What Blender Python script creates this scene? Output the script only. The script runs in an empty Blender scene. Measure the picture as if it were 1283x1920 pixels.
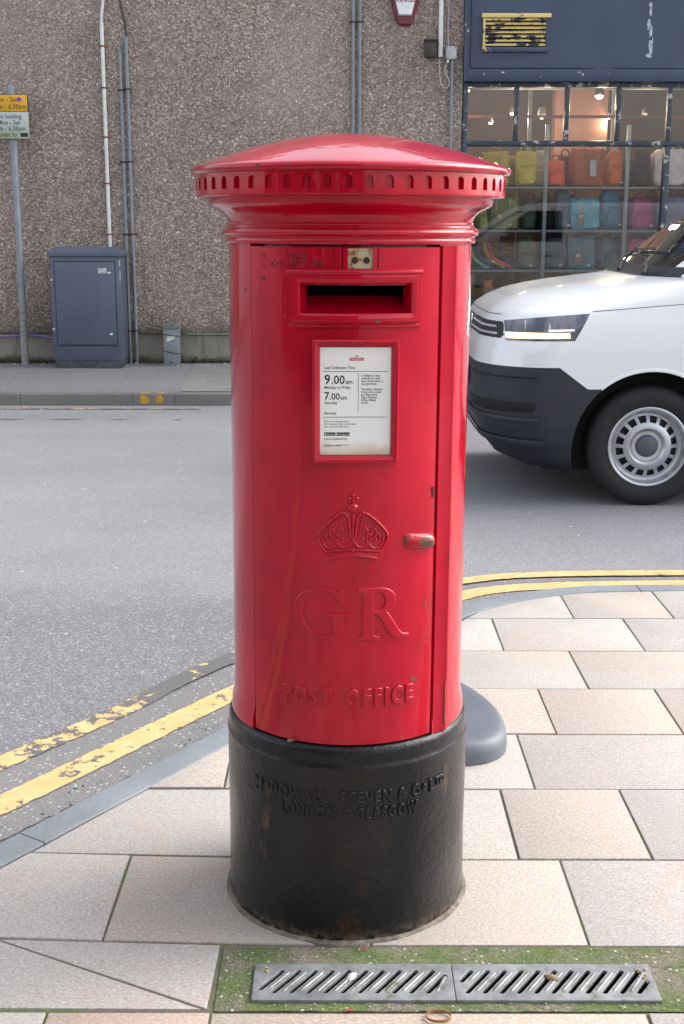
import bpy, bmesh, math, random
from math import sin, cos, pi, radians
from mathutils import Vector, Matrix, noise as mnoise

random.seed(7)
S = bpy.context.scene
C = S.collection

# ------------------------------------------------------------------ camera
cam_d = bpy.data.cameras.new("camera")
cam = bpy.data.objects.new("camera", cam_d)
C.objects.link(cam)
cam.location = (-0.0105, -2.5571, 1.4209)
cam.rotation_euler = (Matrix.Rotation(radians(90) - 0.2239, 3, 'X') @ Matrix.Rotation(0.0014, 3, 'Z')).to_euler()
cam_d.sensor_fit = 'VERTICAL'
cam_d.sensor_height = 36.0
cam_d.lens = 2364.7 / 1920 * 36.0
cam_d.clip_start = 0.05
cam_d.clip_end = 1000
S.camera = cam

# ------------------------------------------------------------------ sky, sun, exposure
SUN_EL, SUN_AZ = radians(40), radians(72)      # azimuth clockwise from +Y
w = bpy.data.worlds.new("World"); S.world = w
w.use_nodes = True
nt = w.node_tree
sky = nt.nodes.new('ShaderNodeTexSky'); sky.sky_type = 'NISHITA'; sky.sun_disc = False
sky.sun_elevation = SUN_EL; sky.sun_rotation = SUN_AZ
sky.air_density = 1.0; sky.dust_density = 3.0; sky.ozone_density = 1.0
hs = nt.nodes.new('ShaderNodeHueSaturation'); hs.inputs['Saturation'].default_value = 0.34
bg = nt.nodes['Background']
nt.links.new(sky.outputs[0], hs.inputs['Color']); nt.links.new(hs.outputs[0], bg.inputs['Color'])
bg.inputs['Strength'].default_value = 0.15
sun_d = bpy.data.lights.new("sun", 'SUN'); sun_d.energy = 0.75; sun_d.angle = radians(50); sun_d.color = (1, 0.96, 0.92)
sun = bpy.data.objects.new("sun", sun_d); C.objects.link(sun)
sd = Vector((sin(SUN_AZ) * cos(SUN_EL), cos(SUN_AZ) * cos(SUN_EL), sin(SUN_EL)))
sun.rotation_euler = sd.to_track_quat('Z', 'Y').to_euler()
S.view_settings.view_transform = 'Standard'
S.view_settings.look = 'None'
S.view_settings.gamma = 1
S.view_settings.exposure = 1.55
S.render.engine = 'CYCLES'

# ------------------------------------------------------------------ object helpers
def tag(o, label=None, cat=None, group=None, kind=None):
    if label: o['label'] = label
    if cat: o['category'] = cat
    if group: o['group'] = group
    if kind: o['kind'] = kind
    return o

def thing(name, label, cat, loc=(0, 0, 0), rotz=0, group=None):
    o = bpy.data.objects.new(name, None); C.objects.link(o)
    o.location = loc; o.rotation_euler = (0, 0, rotz); o.empty_display_size = .1
    return tag(o, label, cat, group)

def obj(name, bm, mat, parent=None, smooth=35, recalc=True):
    if recalc: bmesh.ops.recalc_face_normals(bm, faces=bm.faces)
    me = bpy.data.meshes.new(name); bm.to_mesh(me); bm.free()
    if isinstance(mat, (list, tuple)):
        for m_ in mat: me.materials.append(m_)
    elif mat: me.materials.append(mat)
    o = bpy.data.objects.new(name, me); C.objects.link(o)
    if smooth:
        me.shade_smooth(); me.set_sharp_from_angle(angle=radians(smooth))
    if parent: o.parent = parent
    return o

def box(bm, x0, x1, y0, y1, z0, z1, bev=0.0, seg=2):
    r = bmesh.ops.create_cube(bm, size=1)
    vs = r['verts']
    for v in vs:
        v.co = Vector(((x0 + x1) / 2 + v.co.x * (x1 - x0), (y0 + y1) / 2 + v.co.y * (y1 - y0), (z0 + z1) / 2 + v.co.z * (z1 - z0)))
    if bev > 0:
        es = list({e for v in vs for e in v.link_edges})
        bmesh.ops.bevel(bm, geom=es, offset=bev, segments=seg, affect='EDGES', profile=.5)
    return vs

def B():
    return bmesh.new()

def boxobj(name, dims, mat, parent=None, bev=0.003):
    bm = B(); box(bm, *dims, bev=bev); return obj(name, bm, mat, parent)

def frame_of(d):
    d = d.normalized()
    up = Vector((0, 0, 1)) if abs(d.z) < .95 else Vector((1, 0, 0))
    a = d.cross(up).normalized(); b = d.cross(a).normalized()
    return a, b

def tube(bm, pts, r, n=10, cap=True, flat=1.0):
    pts = [Vector(p) for p in pts]
    rr = r if isinstance(r, (list, tuple)) else [r] * len(pts)
    rings = []; a = None
    for i, p in enumerate(pts):
        d = (pts[min(i + 1, len(pts) - 1)] - pts[max(i - 1, 0)])
        if d.length < 1e-9: d = Vector((0, 0, 1))
        d.normalize()
        if a is None: a, b = frame_of(d)
        else:
            a = (a - d * a.dot(d)).normalized(); b = d.cross(a).normalized()
        rings.append([bm.verts.new(p + (a * cos(t) + b * sin(t) * flat) * rr[i]) for t in [2 * pi * k / n for k in range(n)]])
    for i in range(len(rings) - 1):
        for k in range(n):
            bm.faces.new((rings[i][k], rings[i][(k + 1) % n], rings[i + 1][(k + 1) % n], rings[i + 1][k]))
    if cap:
        bm.faces.new(rings[0][::-1]); bm.faces.new(rings[-1])

def lathe(bm, prof, n=128, a0=0, a1=2 * pi, axis='Z', center=(0, 0, 0)):
    full = abs(a1 - a0 - 2 * pi) < 1e-6
    m = n if full else n + 1
    cx_, cy_, cz_ = center
    rows = []
    for r, z in prof:
        if r < 1e-6:
            v = bm.verts.new((cx_, cy_, cz_ + z) if axis == 'Z' else (cx_, cy_ + z, cz_)); rows.append([v] * m); continue
        row = []
        for k in range(m):
            t = a0 + (a1 - a0) * k / n
            if axis == 'Z': row.append(bm.verts.new((cx_ + r * sin(t), cy_ - r * cos(t), cz_ + z)))
            else: row.append(bm.verts.new((cx_ + r * cos(t), cy_ + z, cz_ + r * sin(t))))
        rows.append(row)
    for i in range(len(rows) - 1):
        for k in range(n):
            k2 = (k + 1) % m
            q = [rows[i][k], rows[i][k2], rows[i + 1][k2], rows[i + 1][k]]
            q2 = []
            for v in q:
                if v not in q2: q2.append(v)
            if len(q2) > 2:
                try: bm.faces.new(q2)
                except ValueError: pass
    return rows

def catmull(pts, n=8):
    P = [Vector(p) for p in pts]
    out = []
    for i in range(len(P) - 1):
        p0 = P[max(i - 1, 0)]; p1 = P[i]; p2 = P[i + 1]; p3 = P[min(i + 2, len(P) - 1)]
        for k in range(n):
            t = k / n
            out.append(.5 * ((2 * p1) + (p2 - p0) * t + (2 * p0 - 5 * p1 + 4 * p2 - p3) * t * t + (3 * p1 - p0 - 3 * p2 + p3) * t ** 3))
    out.append(P[-1]); return out

def curve_to_bm(cu):
    o = bpy.data.objects.new("tmp", cu); C.objects.link(o)
    dg = bpy.context.evaluated_depsgraph_get()
    me = bpy.data.meshes.new_from_object(o.evaluated_get(dg))
    bm = B(); bm.from_mesh(me)
    bpy.data.objects.remove(o); bpy.data.curves.remove(cu); bpy.data.meshes.remove(me)
    return bm

def text_bm(body, size, ext=0.0, bev=0.0, off=0.0, align='CENTER', res=3, sx=1.0, space=1.0, bres=1):
    cu = bpy.data.curves.new("t", 'FONT'); cu.body = body; cu.size = size
    cu.extrude = ext; cu.bevel_depth = bev; cu.bevel_resolution = bres; cu.offset = off
    cu.align_x = align; cu.resolution_u = res; cu.space_character = space
    bm = curve_to_bm(cu)
    if sx != 1:
        for v in bm.verts: v.co.x *= sx
    return bm

def poly_bm(loops, ext, bev, bres=1):
    cu = bpy.data.curves.new("p", 'CURVE'); cu.dimensions = '2D'; cu.fill_mode = 'BOTH'
    cu.extrude = ext; cu.bevel_depth = bev; cu.bevel_resolution = bres; cu.offset = -bev * .1 if bres == 3 else 0
    for lp in loops:
        sp = cu.splines.new('POLY'); sp.points.add(len(lp) - 1)
        for i, p in enumerate(lp): sp.points[i].co = (p[0], p[1], 0, 1)
        sp.use_cyclic_u = True
    return curve_to_bm(cu)

def refine(bm, maxlen, times=4):
    bmesh.ops.triangulate(bm, faces=bm.faces)
    for _ in range(times):
        es = [e for e in bm.edges if e.calc_length() > maxlen]
        if not es: break
        bmesh.ops.subdivide_edges(bm, edges=es, cuts=1)
        bmesh.ops.triangulate(bm, faces=[f for f in bm.faces if len(f.verts) > 4])

def bend(bm, R, ang0, z0, sh=0.0):
    """flat drawing (x right, y up, z out) wrapped on a cylinder of radius R"""
    for v in bm.verts:
        a = radians(ang0) + v.co.x / R
        r = R + v.co.z
        v.co = Vector((r * sin(a), -r * cos(a), z0 + v.co.y + sh * v.co.x))

def merge(dst, src, M=None):
    if M is not None: bmesh.ops.transform(src, matrix=M, verts=src.verts)
    me = bpy.data.meshes.new("x"); src.to_mesh(me); src.free(); dst.from_mesh(me); bpy.data.meshes.remove(me)

UPRIGHT = Matrix.Rotation(radians(90), 4, 'X')      # drawing plane stands up, facing -Y

# ------------------------------------------------------------------ material helpers
class M:
    def __init__(s, name, rough=.5, col=(.5, .5, .5), metal=0.0, spec=.5, coat=0.0, coatr=.1):
        s.m = bpy.data.materials.new(name); s.m.use_nodes = True
        s.nt = s.m.node_tree; s.b = s.nt.nodes['Principled BSDF']
        s.b.inputs['Roughness'].default_value = rough
        s.b.inputs['Base Color'].default_value = (*col, 1)
        s.b.inputs['Metallic'].default_value = metal
        s.b.inputs['Specular IOR Level'].default_value = spec
        s.b.inputs['Coat Weight'].default_value = coat
        s.b.inputs['Coat Roughness'].default_value = coatr
        s.tc = s.nt.nodes.new('ShaderNodeTexCoord')
    def n(s, t): return s.nt.nodes.new(t)
    def l(s, a, b): s.nt.links.new(a, b)
    def put(s, sock, v):
        if isinstance(v, (int, float)): sock.default_value = v
        elif isinstance(v, (tuple, list)): sock.default_value = (*v, 1) if len(v) == 3 else v
        else: s.l(v, sock)
    def coord(s, scale=(1, 1, 1), rot=(0, 0, 0)):
        mp = s.n('ShaderNodeMapping'); s.l(s.tc.outputs['Object'], mp.inputs[0])
        mp.inputs['Scale'].default_value = scale; mp.inputs['Rotation'].default_value = rot
        return mp.outputs[0]
    def noise(s, scale, detail=3, rough=.5, co=None, dist=0.0):
        x = s.n('ShaderNodeTexNoise'); x.inputs['Scale'].default_value = scale
        x.inputs['Detail'].default_value = detail; x.inputs['Roughness'].default_value = rough
        x.inputs['Distortion'].default_value = dist
        s.l(co if co is not None else s.tc.outputs['Object'], x.inputs['Vector']); return x.outputs['Fac']
    def voro(s, scale, out='Distance', feat='F1', co=None, rnd=1.0):
        x = s.n('ShaderNodeTexVoronoi'); x.feature = feat; x.inputs['Scale'].default_value = scale
        x.inputs['Randomness'].default_value = rnd
        s.l(co if co is not None else s.tc.outputs['Object'], x.inputs['Vector']); return x.outputs[out]
    def ramp(s, fac, stops, interp='LINEAR'):
        x = s.n('ShaderNodeValToRGB'); x.color_ramp.interpolation = interp
        e = x.color_ramp.elements
        while len(e) < len(stops): e.new(.5)
        for i, (p, c) in enumerate(stops):
            e[i].position = p
            if isinstance(c, (int, float)): c = (c, c, c)
            e[i].color = (*c, 1)
        s.l(fac, x.inputs[0]); return x.outputs[0]
    def mix(s, fac, a, b, mode='MIX'):
        x = s.n('ShaderNodeMix'); x.data_type = 'RGBA'; x.blend_type = mode
        s.put(x.inputs[0], fac); s.put(x.inputs[6], a); s.put(x.inputs[7], b); return x.outputs[2]
    def math(s, op, a, b=0.0, clamp=False):
        x = s.n('ShaderNodeMath'); x.operation = op; x.use_clamp = clamp
        s.put(x.inputs[0], a); s.put(x.inputs[1], b); return x.outputs[0]
    def sep(s, co=None):
        x = s.n('ShaderNodeSeparateXYZ'); s.l(co if co is not None else s.tc.outputs['Object'], x.inputs[0]); return x.outputs
    def attr(s, name):
        x = s.n('ShaderNodeAttribute'); x.attribute_name = name; return x.outputs['Color']
    def color(s, c): s.put(s.b.inputs['Base Color'], c)
    def rough(s, r): s.put(s.b.inputs['Roughness'], r)
    def bump(s, h, strength=.3, dist=.002):
        x = s.n('ShaderNodeBump'); x.inputs['Strength'].default_value = strength; x.inputs['Distance'].default_value = dist
        if s.b.inputs['Normal'].is_linked: s.l(s.b.inputs['Normal'].links[0].from_socket, x.inputs['Normal'])
        s.l(h, x.inputs['Height']); s.l(x.outputs[0], s.b.inputs['Normal']); s.l(x.outputs[0], s.b.inputs['Coat Normal']); return s

def simple(name, col, rough=.5, metal=0.0, var=.15, vs=8.0, bs=60.0, bd=.0008, coat=0.0, spec=.5):
    k = M(name, rough, col, metal, coat=coat, spec=spec)
    nz = k.noise(vs, 5, .6)
    lo = tuple(max(0, c * (1 - var)) for c in col); hi = tuple(min(1, c * (1 + var)) for c in col)
    k.color(k.ramp(nz, [(.3, lo), (.7, hi)]))
    k.rough(k.math('ADD', k.math('MULTIPLY', k.noise(vs * 2, 3), .15), rough - .07))
    if bd: k.bump(k.noise(bs, 4, .6), .3, bd)
    return k.m

# cast iron paint, red -------------------------------------------------
def red_paint(name, flake=.70, grime=False):
    k = M(name, .2, (.46, .004, .014), coat=.75, coatr=.04, spec=.12)
    big = k.noise(7, 5, .6)
    c = k.ramp(big, [(.28, (.35, .0004, .012)), (.55, (.46, .0005, .018)), (.8, (.53, .001, .024))])
    st = k.noise(5, 4, .6, k.coord((9, 9, .8)))
    c = k.mix(k.math('MULTIPLY', k.ramp(st, [(.58, 0), (.8, 1)]), .07), c, (.40, .07, .07))
    worn = k.math('MULTIPLY', k.ramp(k.noise(38, 6, .7), [(.62, 0), (.72, 1)]), .07)
    c = k.mix(worn, c, (.42, .09, .09))
    chip = k.math('MULTIPLY', k.ramp(k.noise(26, 4, .55), [(flake, 0), (flake + .012, 1)]), k.ramp(k.noise(4.3, 2), [(.5, 0), (.56, 1)]))
    c = k.mix(chip, c, (.13, .06, .04))
    if grime:
        c = k.mix(k.ramp(k.noise(60, 4, .6), [(.42, 0), (.62, .75)]), c, (.07, .02, .012))
    k.color(c)
    k.rough(k.math('ADD', k.math('MULTIPLY', k.noise(14, 5, .65), .26), .08))
    k.bump(k.noise(8, 3, .55, k.coord((1.6, 1.6, .45))), .34, .004)
    k.bump(k.noise(30, 4, .6, k.coord((1, 1, .5))), .14, .0015)
    k.bump(k.noise(120, 4, .6), .12, .0005)
    k.bump(k.voro(160), .05, .0004)
    k.bump(k.math('MULTIPLY', chip, -1), .5, .001)
    return k.m
RED = red_paint("red_gloss_paint", .74)
RED2 = red_paint("red_gloss_paint_worn", .71)
REDG = red_paint("red_gloss_paint_grimy", .64, True)

def black_paint():
    k = M("black_base_paint", .3, (.012, .012, .014), coat=.28, coatr=.06, spec=.22)
    c = k.ramp(k.noise(6, 6, .65), [(.35, (.004, .004, .006)), (.75, (.012, .011, .012))])
    rust = k.ramp(k.noise(13, 7, .75), [(.55, 0), (.68, 1)])
    z = k.sep()[2]
    low = k.ramp(k.math('MULTIPLY', z, 2.6), [(.0, 1), (.80, .10)])
    c = k.mix(k.math('MULTIPLY', k.math('MULTIPLY', rust, low), .7), c, (.055, .020, .012))
    dust = k.ramp(k.noise(40, 6, .75), [(.60, 0), (.75, 1)])
    edge = k.ramp(z, [(.0, 1), (.030, 0)])
    c = k.mix(k.math('MULTIPLY', edge, k.ramp(k.noise(60, 4), [(.4, 0), (.6, .8)])), c, (.16, .12, .08))
    c = k.mix(k.math('MULTIPLY', dust, .10), c, (.10, .09, .08))
    spot = k.math('MULTIPLY', k.ramp(k.noise(9, 5, .6, k.coord((1, 1, .5))), [(.66, 0), (.72, 1)]), .5)
    c = k.mix(spot, c, (.14, .075, .035))
    k.color(c)
    k.rough(k.math('ADD', k.math('MULTIPLY', k.noise(9, 6, .7), .30), .08))
    k.bump(k.noise(16, 5, .6), .6, .005)
    k.bump(k.noise(70, 5, .7), .7, .003)
    k.bump(k.ramp(k.voro(55), [(.1, 1), (.4, 0)]), .3, .001)
    return k.m
BLACK = black_paint()

def asphalt(name, base, speck=.25, patchy=False):
    k = M(name, .85, base)
    a, b_, c_ = base
    big = k.noise(.55, 4, .6)
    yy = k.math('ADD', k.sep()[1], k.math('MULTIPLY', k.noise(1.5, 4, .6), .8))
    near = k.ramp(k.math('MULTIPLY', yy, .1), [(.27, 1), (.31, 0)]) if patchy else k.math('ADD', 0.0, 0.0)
    c = k.ramp(big, [(.3, (a * .86, b_ * .86, c_ * .86)), (.7, (a * 1.12, b_ * 1.12, c_ * 1.12))])
    st = k.noise(1.0, 5, .6, k.coord((.35, 2.2, 1)))
    c = k.mix(k.math('MULTIPLY', k.ramp(st, [(.5, 0), (.75, 1)]), .20), c, (a * .7, b_ * .7, c_ * .72))
    g = k.noise(115, 4, .75)
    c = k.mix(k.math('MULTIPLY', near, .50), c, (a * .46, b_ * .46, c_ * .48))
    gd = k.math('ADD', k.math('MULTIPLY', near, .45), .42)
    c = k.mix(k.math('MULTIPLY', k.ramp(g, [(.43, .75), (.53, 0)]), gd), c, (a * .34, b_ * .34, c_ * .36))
    c = k.mix(k.math('MULTIPLY', k.ramp(g, [(.55, 0), (.64, .5)]), gd), c, (min(1, a * 1.7), min(1, b_ * 1.68), min(1, c_ * 1.62)))
    if patchy:
        tr = k.noise(.45, 3, .5, k.coord((.12, 1.6, 1)))
        c = k.mix(k.ramp(tr, [(.50, 0), (.66, .26)]), c, (a * .55, b_ * .55, c_ * .58))
        oil = k.noise(1.3, 5, .7)
        c = k.mix(k.ramp(oil, [(.63, 0), (.70, .30)]), c, (a * .4, b_ * .4, c_ * .4))
    v = k.voro(70, 'Color'); vd = k.voro(70)
    vs = k.sep(v)[0]
    sp = k.math('MULTIPLY', k.ramp(vs, [(.74, 0), (.78, 1)]), k.ramp(vd, [(.28, 1), (.40, 0)]))
    c = k.mix(k.math('MULTIPLY', sp, speck * 2.2, True), c, (.46, .45, .42))
    v2 = k.voro(16, 'Color'); vd2 = k.voro(16)
    sp2 = k.math('MULTIPLY', k.ramp(k.sep(v2)[1], [(.965, 0), (.97, 1)]), k.ramp(vd2, [(.10, 1), (.14, 0)]))
    c = k.mix(k.math('MULTIPLY', sp2, .8), c, (.6, .6, .58))
    k.color(c)
    k.bump(g, .55, .004)
    k.bump(k.voro(95), .4, .003)
    return k
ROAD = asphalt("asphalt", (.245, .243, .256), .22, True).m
FARPAVE = asphalt("pavement_asphalt", (.22, .22, .225), .12).m
GUTTER = asphalt("old_gutter_asphalt", (.185, .18, .18), .3).m

def yellow_line():
    k = M("worn_yellow_paint", .7, (.62, .46, .22))
    g = k.noise(170, 3, .7)
    c = k.ramp(k.noise(13, 5, .6), [(.3, (.50, .34, .13)), (.7, (.62, .45, .22))])
    c = k.mix(k.ramp(g, [(.36, .35), (.46, 0)]), c, (.30, .22, .13))
    wear = k.attr('wear')
    nz = k.math('ADD', k.noise(17, 7, .72), k.math('MULTIPLY', k.sep(wear)[0], .32))
    w_ = k.ramp(nz, [(.645, 0), (.66, 1)])
    asp = k.mix(k.ramp(g, [(.44, .6), (.54, 0)]), (.13, .128, .13), (.05, .05, .052))
    k.color(k.mix(w_, c, asp))
    k.bump(g, .4, .003); k.bump(k.math('MULTIPLY', w_, -1), .6, .003)
    return k.m
YELLOW = yellow_line()

def slab_mat():
    k = M("granite_flag", .75, (.5, .48, .45))
    tint = k.attr('tint')
    c = k.mix(k.ramp(k.noise(3.5, 6, .65), [(.35, .0), (.75, .55)]), tint, (.50, .42, .36))
    c = k.mix(k.ramp(k.noise(2.0, 5, .65, dist=1.2), [(.54, 0), (.62, .28), (.66, .0)]), c, (.52, .31, .20))
    gr = k.noise(150, 5, .8)
    c = k.mix(k.ramp(gr, [(.38, .70), (.49, 0)]), c, (.22, .19, .17))
    c = k.mix(k.ramp(gr, [(.55, 0), (.66, .6)]), c, (.74, .72, .69))
    c = k.mix(k.ramp(k.noise(45, 5, .7), [(.58, 0), (.72, .25)]), c, (.30, .25, .21))
    st = k.ramp(k.noise(1.6, 6, .68), [(.42, 0), (.72, .45)])
    c = k.mix(st, c, (.33, .30, .28))
    c = k.mix(k.ramp(k.noise(7, 6, .72), [(.50, 0), (.68, .26)]), c, (.30, .27, .25))
    gs = k.math('MULTIPLY', k.ramp(k.sep(k.voro(7, 'Color'))[0], [(.90, 0), (.91, 1)]), k.ramp(k.voro(7), [(.055, 1), (.075, 0)]))
    c = k.mix(k.math('MULTIPLY', gs, .45), c, (.22, .21, .20))
    pit = k.ramp(k.voro(60), [(.10, .5), (.20, 0)])
    c = k.mix(k.math('MULTIPLY', pit, k.ramp(k.noise(9, 3), [(.5, 0), (.6, 1)])), c, (.20, .18, .16))
    k.color(c)
    k.rough(k.ramp(k.noise(6, 4), [(.3, .55), (.7, .8)]))
    k.bump(gr, .35, .0015); k.bump(k.noise(30, 5, .6), .35, .003)
    return k.m
SLAB = slab_mat()

def moss_joint():
    k = M("mossy_joint", .95, (.1, .1, .05))
    c = k.ramp(k.noise(5, 5, .6), [(.42, (.13, .10, .08)), (.54, (.12, .115, .075)), (.64, (.08, .12, .03))])
    c = k.mix(k.ramp(k.noise(120, 3), [(.5, 0), (.7, .5)]), c, (.2, .18, .15))
    k.color(c); k.bump(k.noise(120, 4, .7), .8, .003); return k.m
JOINT = moss_joint()

def moss_mat():
    k = M("mossy_mortar", .95, (.1, .15, .04))
    c = k.ramp(k.noise(7, 6, .65), [(.34, (.21, .175, .15)), (.46, (.15, .15, .085)), (.56, (.10, .135, .04)), (.72, (.13, .18, .045))])
    c = k.mix(k.ramp(k.noise(150, 4, .7), [(.42, .6), (.52, 0)]), c, (.035, .05, .02))
    v = k.voro(85, 'Color'); vd = k.voro(85)
    sp = k.math('MULTIPLY', k.ramp(k.sep(v)[0], [(.80, 0), (.84, 1)]), k.ramp(vd, [(.22, 1), (.34, 0)]))
    c = k.mix(k.math('MULTIPLY', sp, .85), c, (.42, .40, .37))
    k.color(c); k.bump(k.noise(110, 5, .7), .9, .004); k.bump(sp, .5, .002); return k.m
MOSS = moss_mat()

def mortar_mat():
    k = M("rough_mortar", .95, (.2, .17, .15))
    c = k.ramp(k.noise(30, 5, .7), [(.35, (.10, .08, .065)), (.65, (.26, .22, .18))])
    c = k.mix(k.ramp(k.noise(9, 4), [(.55, 0), (.7, .6)]), c, (.10, .12, .04))
    k.color(c); k.bump(k.noise(90, 5, .7), .9, .005); return k.m
MORTAR = mortar_mat()
KERB = None
def kerb_mat(name, base):
    k = M(name, .75, base)
    gr = k.noise(220, 4, .7)
    a = base
    c = k.ramp(k.noise(4, 5, .6), [(.3, tuple(x * .85 for x in a)), (.7, tuple(x * 1.15 for x in a))])
    c = k.mix(k.ramp(gr, [(.38, .5), (.48, 0)]), c, tuple(x * .5 for x in a))
    c = k.mix(k.ramp(k.noise(50, 4, .7), [(.6, 0), (.72, .3)]), c, tuple(min(1, x * 1.7) for x in a))
    k.color(c); k.bump(gr, .4, .002); k.bump(k.noise(25, 4), .3, .003); return k.m
KERB = kerb_mat("blue_granite", (.195, .215, .235))
FARKERB = kerb_mat("old_kerb_stone", (.155, .148, .140))

def roughcast():
    k = M("roughcast_pebbledash", .9, (.3, .26, .25))
    co = k.coord((1, 1, 1))
    warp = k.n('ShaderNodeVectorMath'); warp.operation = 'ADD'
    nz = k.n('ShaderNodeTexNoise'); nz.inputs['Scale'].default_value = 30; k.l(co, nz.inputs['Vector'])
    sc = k.n('ShaderNodeVectorMath'); sc.operation = 'SCALE'; sc.inputs['Scale'].default_value = .03
    k.l(nz.outputs['Color'], sc.inputs[0]); k.l(co, warp.inputs[0]); k.l(sc.outputs[0], warp.inputs[1])
    wv = warp.outputs[0]
    vc = k.sep(k.voro(60, 'Color', co=wv)); vd = k.voro(60, co=wv)
    c = k.ramp(vc[0], [(.0, (.22, .155, .125)), (.35, (.36, .275, .23)), (.7, (.46, .365, .31)), (.93, (.54, .445, .38)), (1, (.80, .72, .62))])
    c = k.mix(k.ramp(vd, [(.38, 0), (.75, .62)]), c, (.10, .078, .072))
    c = k.mix(k.ramp(k.noise(.9, 5, .6), [(.35, .22), (.65, 0)]), c, (.12, .10, .095))
    rs = k.noise(2.4, 5, .65, k.coord((2.2, 1, .22)))
    c = k.mix(k.ramp(rs, [(.50, 0), (.72, .34)]), c, (.17, .145, .13))
    c = k.mix(k.ramp(k.noise(.7, 3, .5), [(.55, 0), (.70, .22)]), c, (.52, .45, .40))
    z = k.sep()[2]
    damp = k.ramp(k.math('ADD', z, k.math('MULTIPLY', k.noise(2.2, 4, .6), .9)), [(.68, .72), (1.25, 0.0)])
    c = k.mix(damp, c, (.075, .072, .050))
    green = k.ramp(k.math('ADD', z, k.math('MULTIPLY', k.noise(6, 4, .6), .25)), [(.44, .55), (.56, 0)])
    c = k.mix(green, c, (.05, .065, .02))
    k.color(c)
    k.bump(k.math('MULTIPLY', vd, -1), .9, .012)
    k.bump(k.noise(80, 4, .7), .5, .006)
    return k.m
ROUGHCAST = roughcast()

def plinth_mat():
    k = M("cement_plinth", .85, (.22, .22, .19))
    c = k.ramp(k.noise(3, 6, .65), [(.3, (.20, .185, .155)), (.7, (.30, .28, .24))])
    c = k.mix(k.ramp(k.noise(4, 6, .7, k.coord((3, 1, .6))), [(.55, 0), (.68, .65)]), c, (.09, .11, .035))
    z = k.sep()[2]
    c = k.mix(k.ramp(k.math('ADD', z, k.math('MULTIPLY', k.noise(5, 5, .7), .18)), [(.14, .9), (.20, 0)]), c, (.035, .035, .02))
    k.color(c); k.bump(k.noise(30, 5, .6), .4, .004); return k.m
PLINTH = plinth_mat()

def navy(name, chip=.66, chips=(.55, .52, .46), yel=True, base=(.035, .055, .095)):
    k = M(name, .45, base)
    c = k.ramp(k.noise(2.5, 5, .6), [(.3, tuple(x * .85 for x in base)), (.7, tuple(x * 1.15 for x in base))])
    f = k.ramp(k.noise(14, 6, .68, k.coord((.7, 1, 1))), [(chip, 0), (chip + .015, 1)])
    c = k.mix(f, c, chips)
    if yel:
        c = k.mix(k.ramp(k.noise(11, 5, .6, k.coord((.5, 1.3, 1.1))), [(chip + .05, 0), (chip + .065, 1)]), c, (.55, .40, .13))
    k.color(c); k.bump(k.math('MULTIPLY', f, -1), .4, .002); k.bump(k.noise(20, 4), .15, .002); return k.m
NAVY = navy("navy_shopfront_paint", .76)
NAVYW = navy("navy_paint_peeling", .585, (.40, .39, .36), yel=False, base=(.03, .042, .06))
NAVYR = navy("navy_paint_worn_rail", .66)
VENTY = navy("vent_peeling_yellow", .47, (.62, .47, .17), False, (.02, .025, .045))
VENTB = navy("vent_navy_yellow_flecks", .60, (.62, .47, .17), False)

def glass(name, tint=(1, 1, 1), refl=.06, rough=.0):
    m = bpy.data.materials.new(name); m.use_nodes = True; nt = m.node_tree; nt.nodes.clear()
    o = nt.nodes.new('ShaderNodeOutputMaterial'); mx = nt.nodes.new('ShaderNodeMixShader')
    t = nt.nodes.new('ShaderNodeBsdfTransparent'); t.inputs[0].default_value = (*tint, 1)
    g = nt.nodes.new('ShaderNodeBsdfGlossy'); g.inputs['Roughness'].default_value = rough
    f = nt.nodes.new('ShaderNodeFresnel'); f.inputs[0].default_value = 1.52
    ml = nt.nodes.new('ShaderNodeMath'); ml.operation = 'MULTIPLY_ADD'; ml.inputs[1].default_value = 1.3; ml.inputs[2].default_value = refl
    nt.links.new(f.outputs[0], ml.inputs[0]); nt.links.new(ml.outputs[0], mx.inputs[0])
    nt.links.new(t.outputs[0], mx.inputs[1]); nt.links.new(g.outputs[0], mx.inputs[2]); nt.links.new(mx.outputs[0], o.inputs[0])
    return m
GLASS = glass("window_glass", (.93, .95, .94), .03)
CARGLASS = glass("tinted_car_glass", (.40, .52, .47), .05)

def emit(name, col, st):
    k = M(name, .4, (0.02, .02, .02)); k.b.inputs['Emission Color'].default_value = (*col, 1); k.b.inputs['Emission Strength'].default_value = st
    return k.m

GREYPIPE = simple("grey_conduit", (.19, .215, .24), .45)
DGREY = simple("dark_cable", (.02, .022, .03), .5)
WHITEPIPE = simple("white_pipe_paint", (.62, .62, .60), .4)
RUSTY = simple("rusty_clip", (.22, .060, .022), .8, var=.5, vs=60)
RUSTD = simple("dark_rusty_clip", (.08, .030, .020), .8, var=.5, vs=60)
GALV = simple("galvanised_pole", (.24, .265, .30), .5, .3, var=.2)
def cabinet_mat():
    k = M("cabinet_grey_blue", .5, (.085, .105, .14))
    c = k.ramp(k.noise(3, 5, .6), [(.3, (.070, .088, .128)), (.7, (.090, .110, .156))])
    c = k.mix(k.ramp(k.noise(3.2, 6, .75, k.coord((5, 1, 1))), [(.60, 0), (.72, .4)]), c, (.03, .03, .035))
    k.color(c); k.bump(k.noise(40, 3), .15, .001); return k.m
CAB = cabinet_mat()
CABD = simple("cabinet_shadow_gap", (.012, .014, .02), .8)
CHROME = simple("worn_bright_metal", (.6, .6, .58), .25, 1, var=.1)
PURPLE = simple("purple_duct", (.19, .12, .30), .5)
WHITE = simple("white_plastic", (.68, .68, .66), .45, var=.06)
PAPER = None
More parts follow.
